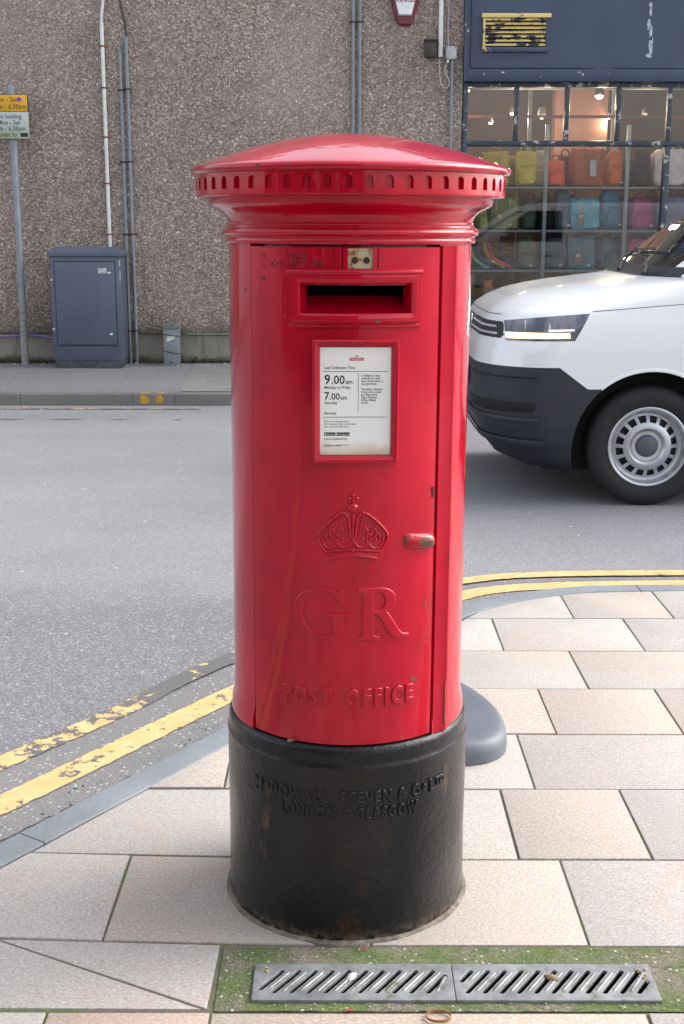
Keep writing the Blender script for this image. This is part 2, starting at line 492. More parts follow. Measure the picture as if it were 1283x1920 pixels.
def paper():
    k = M("notice_paper", .5, (.66, .65, .59))
    x = k.sep()
    st = k.math('ADD', k.math('MULTIPLY', x[2], 12), k.math('MULTIPLY', k.noise(25, 4, .6), .5))
    # stained lower edge, local z from -.1 (bottom) to .1
    f = k.ramp(k.math('ADD', st, 1.0), [(.0, .75), (.22, .32), (.36, 0)])
    c = k.mix(f, (.82, .81, .765), (.50, .34, .15))
    k.color(c); k.b.inputs['Coat Weight'].default_value = .4
    k.bump(k.noise(12, 3), .1, .002); return k.m
PAPER = paper()
INK = simple("dark_print", (.02, .018, .02), .6, bd=0)
INKR = simple("red_print", (.55, .09, .14), .6, bd=0)
INKW = simple("white_print", (.6, .6, .58), .6, bd=0)
INKF = simple("faded_print", (.42, .33, .27), .6, bd=0)
ENAMEL = None
def enamel():
    k = M("rusted_enamel", .3, (.5, .5, .4))
    c = k.mix(k.ramp(k.noise(55, 5, .7), [(.45, 0), (.58, 1)]), (.42, .37, .22), (.22, .085, .025))
    k.color(c); k.bump(k.noise(60, 4), .3, .001); return k.m
ENAMEL = enamel()
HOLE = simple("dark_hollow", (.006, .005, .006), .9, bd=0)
STEEL = None
def steel():
    k = M("galvanised_grate", .5, (.34, .35, .36), .45)
    c = k.ramp(k.noise(14, 5, .7), [(.3, (.14, .145, .15)), (.7, (.32, .33, .335))])
    c = k.mix(k.ramp(k.noise(20, 5, .7), [(.56, 0), (.66, .8)]), c, (.10, .10, .05))
    k.color(c); k.rough(k.ramp(k.noise(20, 4), [(.3, .42), (.7, .72)])); k.bump(k.noise(90, 4), .3, .001); return k.m
STEEL = steel()
RUBBER = simple("grey_rubber", (.10, .112, .135), .5, var=.12, bs=90)
TYRE = simple("tyre_rubber", (.012, .012, .014), .75)
VANW = M("white_van_paint", .28, (.74, .75, .77), coat=.8, coatr=.04).m
VANB = simple("black_bumper_plastic", (.018, .021, .030), .55, var=.1, bs=200)
VANIN = simple("dark_van_interior", (.03, .03, .032), .8)
RIM = simple("silver_steel_wheel", (.48, .49, .52), .35, .7, var=.08)
CARD = simple("brown_card", (.34, .21, .12), .8)
BAND = simple("brown_rubber_band", (.30, .13, .055), .6)

# =================================================================== GROUND
RZ = -.09
bm = B()
vs = [bm.verts.new(p) for p in ((-300, -300, RZ), (300, -300, RZ), (300, 300, RZ), (-300, 300, RZ))]
bm.faces.new(vs)
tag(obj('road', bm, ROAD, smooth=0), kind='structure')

# kerb inner line (back edge) and kerb stones
INN = [(-6.0, -8.0), (-.80, .03), (-.485, .505), (.42, 1.899), (.50, 1.995), (.586, 2.066), (.68, 2.135), (.778, 2.186), (.89, 2.232), (1.004, 2.258), (1.18, 2.272), (1.353, 2.275), (9, 2.275)]
def offset_line(P, d):
    P = [Vector((p[0], p[1])) for p in P]; out = []
    for i, p in enumerate(P):
        a = (P[min(i + 1, len(P) - 1)] - P[i]); b = (P[i] - P[max(i - 1, 0)])
        n = Vector((0, 0))
        for e in (a, b):
            if e.length > 1e-6:
                e = e.normalized(); n += Vector((-e.y, e.x))
        n.normalize(); out.append(p + n * d)
    return out
def resample(P, step):
    P = [Vector((p[0], p[1])) for p in P]; out = [P[0]]
    for i in range(len(P) - 1):
        L = (P[i + 1] - P[i]).length; n = max(1, int(L / step))
        for k in range(1, n + 1): out.append(P[i].lerp(P[i + 1], k / n))
    return out

def kerb_run(name, mat, inner, wd, z0, z1, joints, bev=.006):
    I = resample(inner, .04); O = offset_line(I, wd)
    bm = B(); start = 0
    cuts = []
    for j in joints:
        cuts.append(min(range(len(I)), key=lambda i: (I[i] - Vector(j)).length))
    cuts = sorted(set(cuts + [0, len(I) - 1]))
    for a, b in zip(cuts[:-1], cuts[1:]):
        pts = list(range(a, b + 1)); rows = []
        for q, i in enumerate(pts):
            ii, oo = I[i].copy(), O[i].copy()
            if q == 0 or q == len(pts) - 1:
                t = (I[pts[1]] - I[pts[0]]) if q == 0 else (I[pts[-2]] - I[pts[-1]])
                t = t.normalized() * .002; ii += t; oo += t
            n = (oo - ii).normalized()
            jit = .001 * sin(i * 1.7)
            rows.append([bm.verts.new((*ii, z0)), bm.verts.new((*ii, z1 - bev * .5)), bm.verts.new((*(ii + n * bev * .5), z1 + jit * .3)),
                         bm.verts.new((*(oo - n * bev), z1 + jit * .3)), bm.verts.new((*(oo - n * bev * .25), z1 - bev * .3)), bm.verts.new((*oo, z1 - bev)), bm.verts.new((*oo, z0))])
        for r0, r1 in zip(rows[:-1], rows[1:]):
            for k in range(6): bm.faces.new((r0[k], r0[k + 1], r1[k + 1], r1[k]))
        bm.faces.new(rows[0]); bm.faces.new(rows[-1][::-1])
    return obj(name, bm, mat)
tag(kerb_run('kerb', KERB, INN, .088, -.12, .002, [(-.70, .18), (-3, -3.35), (-2.3, -2.27), (-1.5, -1.05), (.42, 1.899), (1.165, 2.27), (2.1, 2.275), (3.1, 2.275), (4.1, 2.275)]), kind='structure')

# flagstones: rows of slabs clipped against the kerb line ----------------
def clip(poly, p0, p1):
    out = []; n = Vector((p1[1] - p0[1], -(p1[0] - p0[0])))      # right side of p0->p1 kept
    f = lambda q: (q[0] - p0[0]) * n.x + (q[1] - p0[1]) * n.y
    for i in range(len(poly)):
        a, b = poly[i], poly[(i + 1) % len(poly)]; fa, fb = f(a), f(b)
        if fa >= 0: out.append(a)
        if fa * fb < 0:
            t = fa / (fa - fb); out.append((a[0] + (b[0] - a[0]) * t, a[1] + (b[1] - a[1]) * t))
    return out
ROWS = [2.277, 1.915, 1.55, 1.187, .824, .463, .092, -.265]
WH, CR, PE, BR, GR_ = (.375, .36, .335), (.37, .345, .305), (.37, .325, .28), (.345, .295, .245), (.375, .36, .335)
JX = {0: [.15, .85, 1.223, 1.7, 2.2, 2.7, 3.2, 3.7], 1: [.05, .545, 1.03, 1.5, 2.0, 2.5, 3.1, 3.7], 2: [-.1, .30, .767, 1.26, 1.8, 2.3, 2.9, 3.6],
      3: [-.3, .12, .605, .971, 1.45, 1.9, 2.4, 3, 3.5], 4: [-.315, .05, .49, 1.02, 1.5, 2, 2.6, 3.3], 5: [-.9, 0.05, .398, .705, 1.2, 1.7, 2.2, 2.8, 3.4], 6: [-1.3, -.90, -.497, .05, .491, .95, 1.4, 1.9, 2.4, 3, 3.6]}
TINT = {(0, 1): WH, (0, 2): PE, (0, 3): WH, (1, 0): WH, (1, 1): WH, (1, 2): WH, (1, 3): WH, (2, 2): CR, (2, 3): CR, (3, 2): PE, (3, 3): PE, (3, 4): PE, (4, 0): PE, (4, 1): PE,
        (4, 2): CR, (4, 3): CR, (5, 0): GR_, (5, 1): GR_, (5, 2): CR, (5, 3): PE, (5, 4): WH, (6, 1): GR_, (6, 2): GR_, (6, 3): BR, (6, 4): PE, (6, 5): GR_}
slabs = []
def tilt(y, x):          # courses on the left run very slightly out of square
    return y - max(0, -(x + .1)) * -.045 * (1 if y < .2 else 0)
for r in range(7):
    xs = [-6.0] + JX[r] + [8.0]
    y1, y0 = ROWS[r], ROWS[r + 1]
    for c in range(len(xs) - 1):
        poly = [(xs[c], y0), (xs[c + 1], y0), (xs[c + 1], y1), (xs[c], y1)]
        slabs.append(([(x, tilt(y, x)) for x, y in poly], TINT.get((r, c), random.choice([WH, CR, GR_, PE]))))
# drain course
def hx(x): return tilt(-.265, x)
slabs.append(([(-6, hx(-6)), (-.722, hx(-.722)), (-.735, -.475), (-6, -.475)], CR))
slabs.append(([(-.722, hx(-.722)), (-.254, hx(-.254)), (-.259, -.479)], GR_))
slabs.append(([(-.722, hx(-.722)), (-.259, -.479), (-.735, -.475)], GR_))
slabs.append(([(1.9, -.265), (8, -.265), (8, -.485), (1.9, -.485)], CR))
row_b = -.485
for r, xs in enumerate([[-6, -1.2, -.555, -.252, .555, 1.0, 1.5, 2, 8], [-6, -.9, -.2, .3, .8, 1.3, 8], [-6, -1.1, -.5, .1, .6, 1.1, 8], [-6, -1, -.3, .3, .9, 8]]):
    y1 = row_b - r * .36; y0 = y1 - .36
    for c in range(len(xs) - 1):
        t = {(0, 1): GR_, (0, 2): (.42, .31, .25), (0, 3): (.41, .35, .27), (0, 4): GR_}.get((r, c), random.choice([(.13, .125, .12), (.11, .105, .10), (.15, .14, .13)]))  # default tints: slabs out of view, made dark to cut bounce onto the box
        slabs.append(([(xs[c], y0), (xs[c + 1], y0), (xs[c + 1], y1), (xs[c], y1)], t))
slabs.append(([(-6, row_b - 4 * .36), (8, row_b - 4 * .36), (8, -7), (-6, -7)], (.12, .115, .11)))  # unseen paving behind the camera, darkened to reduce bounced light
bm = B(); lay = bm.loops.layers.float_color.new('tint')
JW = .0028
for poly, t in slabs:
    cxm = sum(p[0] for p in poly) / len(poly); cym = sum(p[1] for p in poly) / len(poly)
    # signed orientation
    ar = sum(poly[i][0] * poly[(i + 1) % len(poly)][1] - poly[(i + 1) % len(poly)][0] * poly[i][1] for i in range(len(poly)))
    if ar < 0: poly = poly[::-1]
    for a, b in zip(INN[:-1], INN[1:]):
        poly = clip(poly, a, b)
        if len(poly) < 3: break
    if len(poly) < 3: continue
    # inset by the joint
    P = poly
    for i in range(len(poly)):
        a, b = poly[i], poly[(i + 1) % len(poly)]
        d = Vector((b[0] - a[0], b[1] - a[1]))
        if d.length < 1e-4: continue
        n = Vector((-d.y, d.x)).normalized() * JW
        P = clip(P, (b[0] + n.x, b[1] + n.y), (a[0] + n.x, a[1] + n.y))
        if len(P) < 3: break
    if len(P) < 3: continue
    k = random.uniform(.93, 1.06); tt = (t[0] * k, t[1] * k, t[2] * k)
    zt = random.uniform(-.0012, .0012)
    ji = lambda: random.uniform(-.0009, .0009)
    tx, ty = random.uniform(-.002, .002), random.uniform(-.002, .002)
    top = [bm.verts.new((x + ji(), y + ji(), max(-.002, min(.003, zt + (x - cxm) * tx + (y - cym) * ty)))) for x, y in P]
    f = bm.faces.new(top)
    ret = bmesh.ops.extrude_face_region(bm, geom=[f])
    newv = [g for g in ret['geom'] if isinstance(g, bmesh.types.BMVert)]
    # original face becomes bottom
    for v in top: v.co.z = -.03
    nf = [g for g in ret['geom'] if isinstance(g, bmesh.types.BMFace)][0]
    zt = zt
    fs = [nf] + list({ff for e in nf.edges for ff in e.link_faces if ff != nf})
    bv = bmesh.ops.bevel(bm, geom=list(nf.edges), offset=.0028, segments=2, affect='EDGES', profile=.5)
    for ff in set(list(bv['faces']) + [x for x in fs if x.is_valid]):
        for lp in ff.loops: lp[lay] = (*tt, 1)
        for e in ff.edges:
            for f3 in e.link_faces:
                for lp in f3.loops: lp[lay] = (*tt, 1)
tag(obj('pavement', bm, SLAB, smooth=30), kind='structure')

# bed under the slabs, with the drain channel left open
GX0, GX1, GY0, GY1 = -.172, .583, -.452, -.342
bm = B()
def flat(bm, x0, x1, y0, y1, z):
    return bm.faces.new([bm.verts.new(p) for p in ((x0, y0, z), (x1, y0, z), (x1, y1, z), (x0, y1, z))])
bed = [(-6, -7.0), (8, -7.0)]
region = [(-6, -7), (8, -7), (8, 2.275), (-6, 2.275)]
for a, b in zip(INN[:-1], INN[1:]): region = clip(region, a, b)
def clipbox(P, x0, x1, y0, y1):
    for a, b in (((x0, y0), (x0, y1)), ((x0, y1), (x1, y1)), ((x1, y1), (x1, y0)), ((x1, y0), (x0, y0))):
        P = clip(P, a, b)
        if len(P) < 3: return P
    return P
for bx in ((-6, 8, GY1, 2.3), (-6, GX0, GY0, GY1), (GX1, 8, GY0, GY1), (-6, 8, -7, GY0)):
    P = clipbox(region, *bx)
    if len(P) > 2: bm.faces.new([bm.verts.new((x, y, -.0045)) for x, y in P])
tag(obj('pavement_bed', bm, JOINT, smooth=0), kind='structure')

# mossy mortar haunch round the drain
bm = B()
def grid_patch(x0, x1, y0, y1, z, nx, ny, amp):
    g = [[bm.verts.new((x0 + (x1 - x0) * i / nx, y0 + (y1 - y0) * j / ny, z + amp * (mnoise.noise(Vector((x0 + (x1 - x0) * i / nx, y0 + (y1 - y0) * j / ny, 0)) * 40) + .6 * mnoise.noise(Vector((i * .9, j * .9, 3)))))) for j in range(ny + 1)] for i in range(nx + 1)]
    for i in range(nx):
        for j in range(ny): bm.faces.new((g[i][j], g[i + 1][j], g[i + 1][j + 1], g[i][j + 1]))
grid_patch(-.247, 1.895, GY1 + .003, -.270, -.0015, 420, 16, .0018)
grid_patch(-.247, 1.895, -.482, GY0 - .003, -.0015, 420, 8, .0018)
grid_patch(-.247, GX0 - .003, GY0 - .003, GY1 + .003, -.0015, 12, 14, .0012)
grid_patch(GX1 + .003, 1.895, GY0 - .003, GY1 + .003, -.0015, 150, 14, .0012)
tag(obj('drain_surround', bm, MOSS, smooth=60), kind='structure')
bm = B()
box(bm, GX0 - .004, GX1 + .004, GY0 - .004, GY1 + .004, -.088, -.006)
bm.faces.ensure_lookup_table()
top = max(bm.faces, key=lambda f: f.calc_center_median().z); bm.faces.remove(top)
tag(obj('drain_channel', bm, simple("drain_silt", (.03, .028, .02), .95, var=.6, vs=30, bd=.004), smooth=0, recalc=False), kind='structure')

# stray grit, pebbles and leaf bits around drain and gutter
def pebbles(name, spots, mat):
    bm = B()
    for (x, y, z, r) in spots:
        m = Matrix.Translation((x, y, z)) @ Matrix.Rotation(random.uniform(0, 6), 4, 'Z') @ Matrix.Diagonal((r, r * random.uniform(.5, .9), r * random.uniform(.35, .7), 1))
        bmesh.ops.create_icosphere(bm, subdivisions=1, radius=1, matrix=m)
    return tag(obj(name, bm, mat, smooth=60), kind='stuff')
sp = []
for _ in range(230):
    x = random.uniform(-.24, 1.0); y = random.choice([random.uniform(-.335, -.275), random.uniform(-.48, -.46)])
    sp.append((x, y, .0005, random.uniform(.0007, .0022)))
for _ in range(40): sp.append((random.uniform(-.24, -.18), random.uniform(-.47, -.28), .0005, random.uniform(.0007, .002)))
pebbles('moss_grit', sp, simple("pale_grit", (.48, .45, .40), .8, var=.4, vs=90))

# yellow lines ---------------------------------------------------------
def strip(name, pts, wd, z, wearf, mat=YELLOW, ragged=.0):
    P = [Vector((p.x, p.y)) for p in catmull([(x, y, 0) for x, y in pts], 14)]
    P = resample(P, .012)
    L = offset_line(P, wd / 2); R_ = offset_line(P, -wd / 2)
    bm = B(); lay = bm.loops.layers.float_color.new('wear')
    prev = None
    for i in range(len(P)):
        l = L[i] + (L[i] - P[i]).normalized() * ragged * mnoise.noise(Vector((P[i].x * 45, P[i].y * 45, 1)))
        r = R_[i] + (R_[i] - P[i]).normalized() * ragged * mnoise.noise(Vector((P[i].x * 45, P[i].y * 45, 7)))
        cur = (bm.verts.new((*l, z)), bm.verts.new((*r, z)))
        if prev:
            f = bm.faces.new((prev[0], prev[1], cur[1], cur[0]))
            wv = wearf(P[i].x, P[i].y)
            for lp in f.loops: lp[lay] = (wv, wv, wv, 1)
        prev = cur
    return tag(obj(name, bm, mat, smooth=0), kind='structure')
strip('inner_yellow_line', [(-4.6, -4.6), (-3.2, -2.60), (-2.4, -1.45), (-1.75, -.55), (-1.3, .05), (-.92, .53), (-.37, 1.355), (.20, 2.15), (.478, 2.47), (.66, 2.58), (.857, 2.625), (1.1, 2.652), (1.477, 2.67), (1.9, 2.674), (2.4, 2.677), (3.1, 2.68), (4, 2.68), (6, 2.68), (8, 2.68)], .098, RZ + .008,
      lambda x, y: .20 if x < -.1 else 0.0, ragged=.006)
strip('outer_yellow_line', [(-4.7, -4.4), (-3.3, -2.4), (-2.5, -1.25), (-1.85, -.36), (-1.4, .25), (-.99, .80), (-.71, 1.205), (-.545, 1.50), (-.34, 1.80), (.10, 2.42), (.40, 2.655), (.50, 2.70), (.68, 2.775), (.87, 2.812), (1.1, 2.83), (1.5, 2.842), (1.9, 2.846), (2.4, 2.850), (3.1, 2.853), (4, 2.855), (6, 2.855), (8, 2.855)], .083, RZ + .008,
      lambda x, y: .36 if x < -.95 else (.44 if x < -.66 else (.80 if x < .2 else .05)), ragged=.006)
# older darker tarmac under and between the lines
strip('gutter_tarmac', [(-4.66, -4.70), (-3.25, -2.66), (-2.45, -1.50), (-1.78, -.60), (-1.35, .0), (-.93, .54), (-.39, 1.34), (.18, 2.16), (.50, 2.43), (.68, 2.52), (.87, 2.57), (1.1, 2.60), (1.477, 2.612), (1.9, 2.616), (2.4, 2.618), (3.1, 2.62), (4, 2.62), (6, 2.62), (8, 2.62)], .335, RZ + .004, lambda x, y: 0, GUTTER, .012)
sp = []
for _ in range(150):
    t = random.random(); o_ = random.gauss(0, .06)
    x = -1.05 + t * 1.0; y = .12 + t * 1.42
    x += o_ * -.82; y += o_ * .57
    sp.append((x, y, RZ + .0065, random.choice([.002, .0025, .003, .004, .0055])))
pebbles('gutter_stones', sp, simple("gutter_stone", (.17, .165, .155), .8, var=.8, vs=120))
sp = [(random.uniform(-3.5, 1.5), random.uniform(2.9, 7.9), RZ + .001, random.uniform(.004, .010)) for _ in range(70)]
sp += [(random.uniform(-3.5, 0), random.uniform(7.9, 8.12), RZ + .001, random.uniform(.005, .013)) for _ in range(40)]
pebbles('road_litter', sp, simple("road_litter_pale", (.5, .49, .46), .8, var=.5, vs=50))

# far side -------------------------------------------------------------
W = 10.45
TARSEAM = asphalt("tarred_seam", (.13, .13, .135)).m
bm = B()
for x0, x1, y in ((-3.6, -3.45, 7.37), (-3.33, -3.2, 7.37), (-3.05, -2.95, 7.37), (-2.78, -2.50, 7.37), (-2.36, -2.05, 7.365), (-1.87, -1.68, 7.36), (-1.37, -1.27, 7.355), (-.76, -.68, 7.35), (-.55, -.40, 7.345), (-.1, .2, 7.34), (.6, .75, 7.34), (2.2, 2.6, 7.34), (3.0, 3.1, 7.34)):
    n_ = 8; hi_ = [(x0 + (x1 - x0) * i / n_, y + .013 * sin(pi * i / n_) + .004 * mnoise.noise(Vector((i, x0, 0)))) for i in range(n_ + 1)]
    lo_ = [(x, 2 * y - yy_ + .004 * mnoise.noise(Vector((x * 30, 3, 0)))) for x, yy_ in hi_[1:-1]][::-1]
    bm.faces.new([bm.verts.new((x, yy_, RZ + .004)) for x, yy_ in lo_ + hi_])
tag(obj('road_seam', bm, TARSEAM, smooth=0), kind='structure')
tag(kerb_run('far_kerb', FARKERB, [(30, 8.30), (-30, 8.30)], .14, -.2, .012, [(i, 8.30) for i in (-6.4, -5.1, -3.9, -2.78, -1.79, -1.42, .2, 1.1, 2.0, 2.9, 3.8, 4.7)], .012), kind='structure')
bm = B(); g = []
for i in range(61):
    x = -30 + i; g.append([bm.verts.new((x, 8.30, .012)), bm.verts.new((x, 9.4, .018)), bm.verts.new((x, W + .08, .028))])
for a, b in zip(g[:-1], g[1:]):
    for k in range(2): bm.faces.new((a[k], b[k], b[k + 1], a[k + 1]))
tag(obj('far_pavement', bm, FARPAVE, smooth=0), kind='structure')
CONC = kerb_mat("pale_concrete", (.23, .235, .22))
bm = B()
for P in ([(-1.40, 8.31), (-.86, 8.31), (-.83, 8.42), (-.78, W), (-1.52, W), (-1.42, 8.45)], [(-.83, 8.31), (.10, 8.31), (.12, W), (-.76, W)], [(.13, 8.31), (1.1, 8.31), (1.12, W), (.14, W)]):
    f = bm.faces.new([bm.verts.new((x, y, .0165 + (y - 8.3) * .0062)) for x, y in P])
tag(obj('far_concrete_slabs', bm, CONC, smooth=0), kind='structure')
# yellow tick marks on the far kerb face and faint remains of line on the road
bm = B()
for cx_, wd in ((-1.70, .046), (-1.57, .034)):
    P = [(cx_ + wd * cos(t) * (1 + .12 * sin(2 * t + cx_ * 9)), -.038 + .036 * sin(t) * (1 + .15 * cos(3 * t + cx_ * 7))) for t in [2 * pi * i / 18 for i in range(18)]]
    bm.faces.new([bm.verts.new((x, 8.1575, z)) for x, z in P])
    bm.faces.new([bm.verts.new((x, y, .0150)) for x, y in ((cx_ - wd, 8.18), (cx_ + wd * .8, 8.175), (cx_ + wd, 8.24), (cx_ - wd * .6, 8.235))])
tag(obj('kerb_paint_mark', bm, simple("ochre_kerb_paint", (.50, .27, .03), .7, var=.3, vs=40), smooth=0), kind='structure')
strip('faded_yellow_line', [(-3.4, 7.97), (-2.6, 7.95), (-1.2, 7.94)], .05, RZ + .004, lambda x, y: .62, ragged=.03)

# =================================================================== PILLAR BOX
R = .24
pb = thing('pillar_box', 'red cast iron pillar box with black base standing on the flagged corner', 'post box')
pb.rotation_euler = (0, radians(.2), radians(0))

# main shell: cylinder with the door sector sunk in
D0, D1 = -51.2, 43.6
bm = B()
angs = [D1 + i * (360 - (D1 - D0)) / 96 for i in range(97)]
zs = [.42, .445, .455, .47, .9, 1.30, 1.386]
rad = [.246, .246, .2435, .2405, .240, .240, .240]
outer = []
def cy(a, r, z): return (r * sin(radians(a)), -r * cos(radians(a)), z)
def shell_row(z, r):
    row = [bm.verts.new(cy(a, r, z)) for a in angs]
    row += [bm.verts.new(cy(a, .221, z)) for a in [D0 + (D1 - D0) * i / 40 for i in range(41)]]
    return row
rows = [shell_row(z, r) for z, r in zip(zs, rad)]
n = len(rows[0])
for i in range(len(rows) - 1):
    for k in range(n):
        a = k; b = (k + 1) % n
        if 96 < k < n - 1 and 0: continue
        # leave the letter hole open in the sunk wall
        bm.faces.new((rows[i][a], rows[i][b], rows[i + 1][b], rows[i + 1][a]))
# cut the hole: delete inner wall faces near the aperture by splitting rows around it
bmesh.ops.bisect_plane(bm, geom=bm.verts[:] + bm.edges[:] + bm.faces[:], plane_co=(0, 0, 1.256), plane_no=(0, 0, 1))
bmesh.ops.bisect_plane(bm, geom=bm.verts[:] + bm.edges[:] + bm.faces[:], plane_co=(0, 0, 1.318), plane_no=(0, 0, 1))
dele = []
for f in bm.faces:
    c = f.calc_center_median(); a = math.degrees(math.atan2(c.x, -c.y))
    if math.hypot(c.x, c.y) < .226 and -23 < a < 29 and 1.256 < c.z < 1.318: dele.append(f)
bmesh.ops.delete(bm, geom=dele, context='FACES')
body = obj('body', bm, RED, pb, 30)

# door ------------------------------------------------------------------
RD = .243
AP = (-21.0, 27.0, 1.259, 1.314)      # aperture angles and heights
def curved_panel(bm, a0, a1, z0, z1, r0, r1, hole=None, bev=.0015):
    A = sorted(set([a0 + (a1 - a0) * i / 72 for i in range(73)] + ([hole[0], hole[1]] if hole else [])))
    if hole: A = [a for a in A if a in (hole[0], hole[1]) or min(abs(a - hole[0]), abs(a - hole[1])) > .3]
    Z = sorted(set([z0 + (z1 - z0) * i / 24 for i in range(25)] + ([hole[2], hole[3]] if hole else [])))
    def sheet(r):
        return [[bm.verts.new(cy(a, r, z)) for z in Z] for a in A]
    F = sheet(r1); Bk = sheet(r0)
    nA, nZ = len(A), len(Z)
    inh = lambda i, j: hole and A[i] >= hole[0] - 1e-9 and A[i + 1] <= hole[1] + 1e-9 and Z[j] >= hole[2] - 1e-9 and Z[j + 1] <= hole[3] + 1e-9
    for i in range(nA - 1):
        for j in range(nZ - 1):
            if inh(i, j): continue
            bm.faces.new((F[i][j], F[i + 1][j], F[i + 1][j + 1], F[i][j + 1]))
            bm.faces.new((Bk[i][j], Bk[i][j + 1], Bk[i + 1][j + 1], Bk[i + 1][j]))
            for (p, q, ii, jj) in (((i, j), (i, j + 1), i - 1, j), ((i + 1, j), (i + 1, j + 1), i + 1, j), ((i, j), (i + 1, j), i, j - 1), ((i, j + 1), (i + 1, j + 1), i, j + 1)):
                out = ii < 0 or jj < 0 or ii >= nA - 1 or jj >= nZ - 1
                if out or inh(ii, jj):
                    bm.faces.new((F[p[0]][p[1]], F[q[0]][q[1]], Bk[q[0]][q[1]], Bk[p[0]][p[1]]))
bm = B(); curved_panel(bm, D0 + .85, D1 - .55, .4235, 1.3815, .2245, RD, AP)
bmesh.ops.recalc_face_normals(bm, faces=bm.faces)
es = [e for e in bm.edges if len(e.link_faces) == 2 and e.calc_face_angle(0) > 1.0 and all(math.hypot(v.co.x, v.co.y) > .242 for v in e.verts)]
bmesh.ops.bevel(bm, geom=es, offset=.0016, segments=2, affect='EDGES')
door = obj('door', bm, RED, pb, 30)

# hinge strip right of the door
bm = B()
prof = [(D1 + .5, .2395), (D1 + .5, .2455), (D1 + 1.1, .2462), (D1 + 6.4, .2500), (D1 + 7.6, .2535), (D1 + 8.6, .2538), (D1 + 9.3, .2515), (D1 + 9.6, .2395)]
ZZ = [.4215, .4235] + [.43 + i * .095 for i in range(11)] + [1.384]
rows = [[bm.verts.new(cy(a, r, z)) for a, r in prof] for z in ZZ]
for i in range(len(rows) - 1):
    for k in range(len(prof) - 1): bm.faces.new((rows[i][k], rows[i][k + 1], rows[i + 1][k + 1], rows[i + 1][k]))
bm.faces.new(rows[0]); bm.faces.new(rows[-1])
obj('hinge_strip', bm, RED2, pb, 25)

# cap -------------------------------------------------------------------
bm = B()
lathe(bm, [(0, 1.5925), (.03, 1.592), (.07, 1.5895), (.12, 1.582), (.17, 1.571), (.22, 1.5575), (.26, 1.5445), (.295, 1.5325), (.306, 1.5285), (.3115, 1.5255), (.3130, 1.522), (.3125, 1.5180), (.309, 1.5145), (.3045, 1.5130), (.300, 1.5122)], 160)
obj('cap', bm, RED2, pb, 50)
# fascia with a ring of round-headed niches
bm = B(); NN = 52; RF = .3025; RI = .2955
for c in range(NN):
    a0 = 360 / NN * c - 1.2; hw = 180 / NN
    arch = [(-.0078, 1.4835), (-.0078, 1.4900), (-.0078, 1.4985)] + [(-.0078 * cos(t), 1.4985 + .0078 * sin(t)) for t in [pi * i / 6 for i in range(1, 6)]] + [(.0078, 1.4985), (.0078, 1.4900), (.0078, 1.4835), (0, 1.4835)]
    w2 = radians(hw) * RF
    rect = [(-w2, 1.4750), (-w2, 1.4900), (-w2, 1.5000), (-w2, 1.5128), (-w2 * .5, 1.5128), (0, 1.5128), (w2 * .5, 1.5128), (w2, 1.5128), (w2, 1.5000), (w2, 1.4900), (w2, 1.4750), (0, 1.4750)]
    def P(x, z, r): 
        return bm.verts.new(cy(a0 + math.degrees(x / RF), r, z))
    ro = [P(x, z, RF) for x, z in rect]; ra = [P(x, z, RF) for x, z in arch]
    rb = [P(x * .96, z if z > 1.485 else z + .0004, RF - .0012) for x, z in arch]; rc = [P(x * .90, z, RI) for x, z in arch]
    for k in range(12):
        q = (k + 1) % 12
        bm.faces.new((ro[k], ro[q], ra[q], ra[k])); bm.faces.new((ra[k], ra[q], rb[q], rb[k])); bm.faces.new((rb[k], rb[q], rc[q], rc[k]))
    bm.faces.new(rc)
bmesh.ops.remove_doubles(bm, verts=bm.verts, dist=.00005)
obj('fascia', bm, RED2, pb, 32)
bm = B()
lathe(bm, [(.3025, 1.4750), (.3018, 1.4725), (.2990, 1.4715), (.2815, 1.4708), (.2805, 1.4640), (.2785, 1.4585), (.2730, 1.4540), (.2640, 1.4500), (.2540, 1.4450), (.2465, 1.4380), (.2425, 1.4310), (.2410, 1.4255),
           (.2425, 1.4235), (.2440, 1.4225), (.2430, 1.4205), (.2430, 1.4195), (.2455, 1.4185), (.2465, 1.4165), (.2460, 1.4150), (.2490, 1.4140), (.2525, 1.4115), (.2540, 1.4080), (.2532, 1.4040), (.2500, 1.4010),
           (.2465, 1.4000), (.2458, 1.3970), (.2470, 1.3950), (.2478, 1.3925), (.2474, 1.3895), (.2455, 1.3868), (.2395, 1.3855), (.225, 1.3853)], 160)
obj('cornice', bm, RED, pb, 28)

# base ------------------------------------------------------------------
bm = B()
rows = lathe(bm, [(.2535, -.02), (.2560, .004), (.2562, .06), (.2558, .15), (.2558, .30), (.2557, .372), (.2568, .3765), (.2568, .3800), (.2545, .3835), (.2538, .3900), (.2538, .4060), (.2530, .4120), (.2505, .4175), (.2465, .4205), (.2420, .4215), (.222, .4216)], 160)
for v in bm.verts:
    if v.co.z < .37 and v.co.z > 0:
        k_ = .0012 * mnoise.noise(v.co * 9)
        v.co.x *= 1 + k_ / .25; v.co.y *= 1 + k_ / .25
base = obj('base', bm, BLACK, pb, 40)
bm = B()     # flared red collar just above the base, outside the door sector
lathe(bm, [(.2462, .4213), (.2475, .4250), (.2462, .4330), (.2432, .4420), (.2405, .4520)], 110, radians(D1 + 9.7), radians(360 + D0 - .2))
obj('collar', bm, RED2, pb, 40)
bm = B()
t1 = text_bm("M\u1d9cDOWALL, STEVEN & C\u1d3c L\u1d40\u1d30", .032, .0016, .0009, .0012, sx=.98)
t1.free()
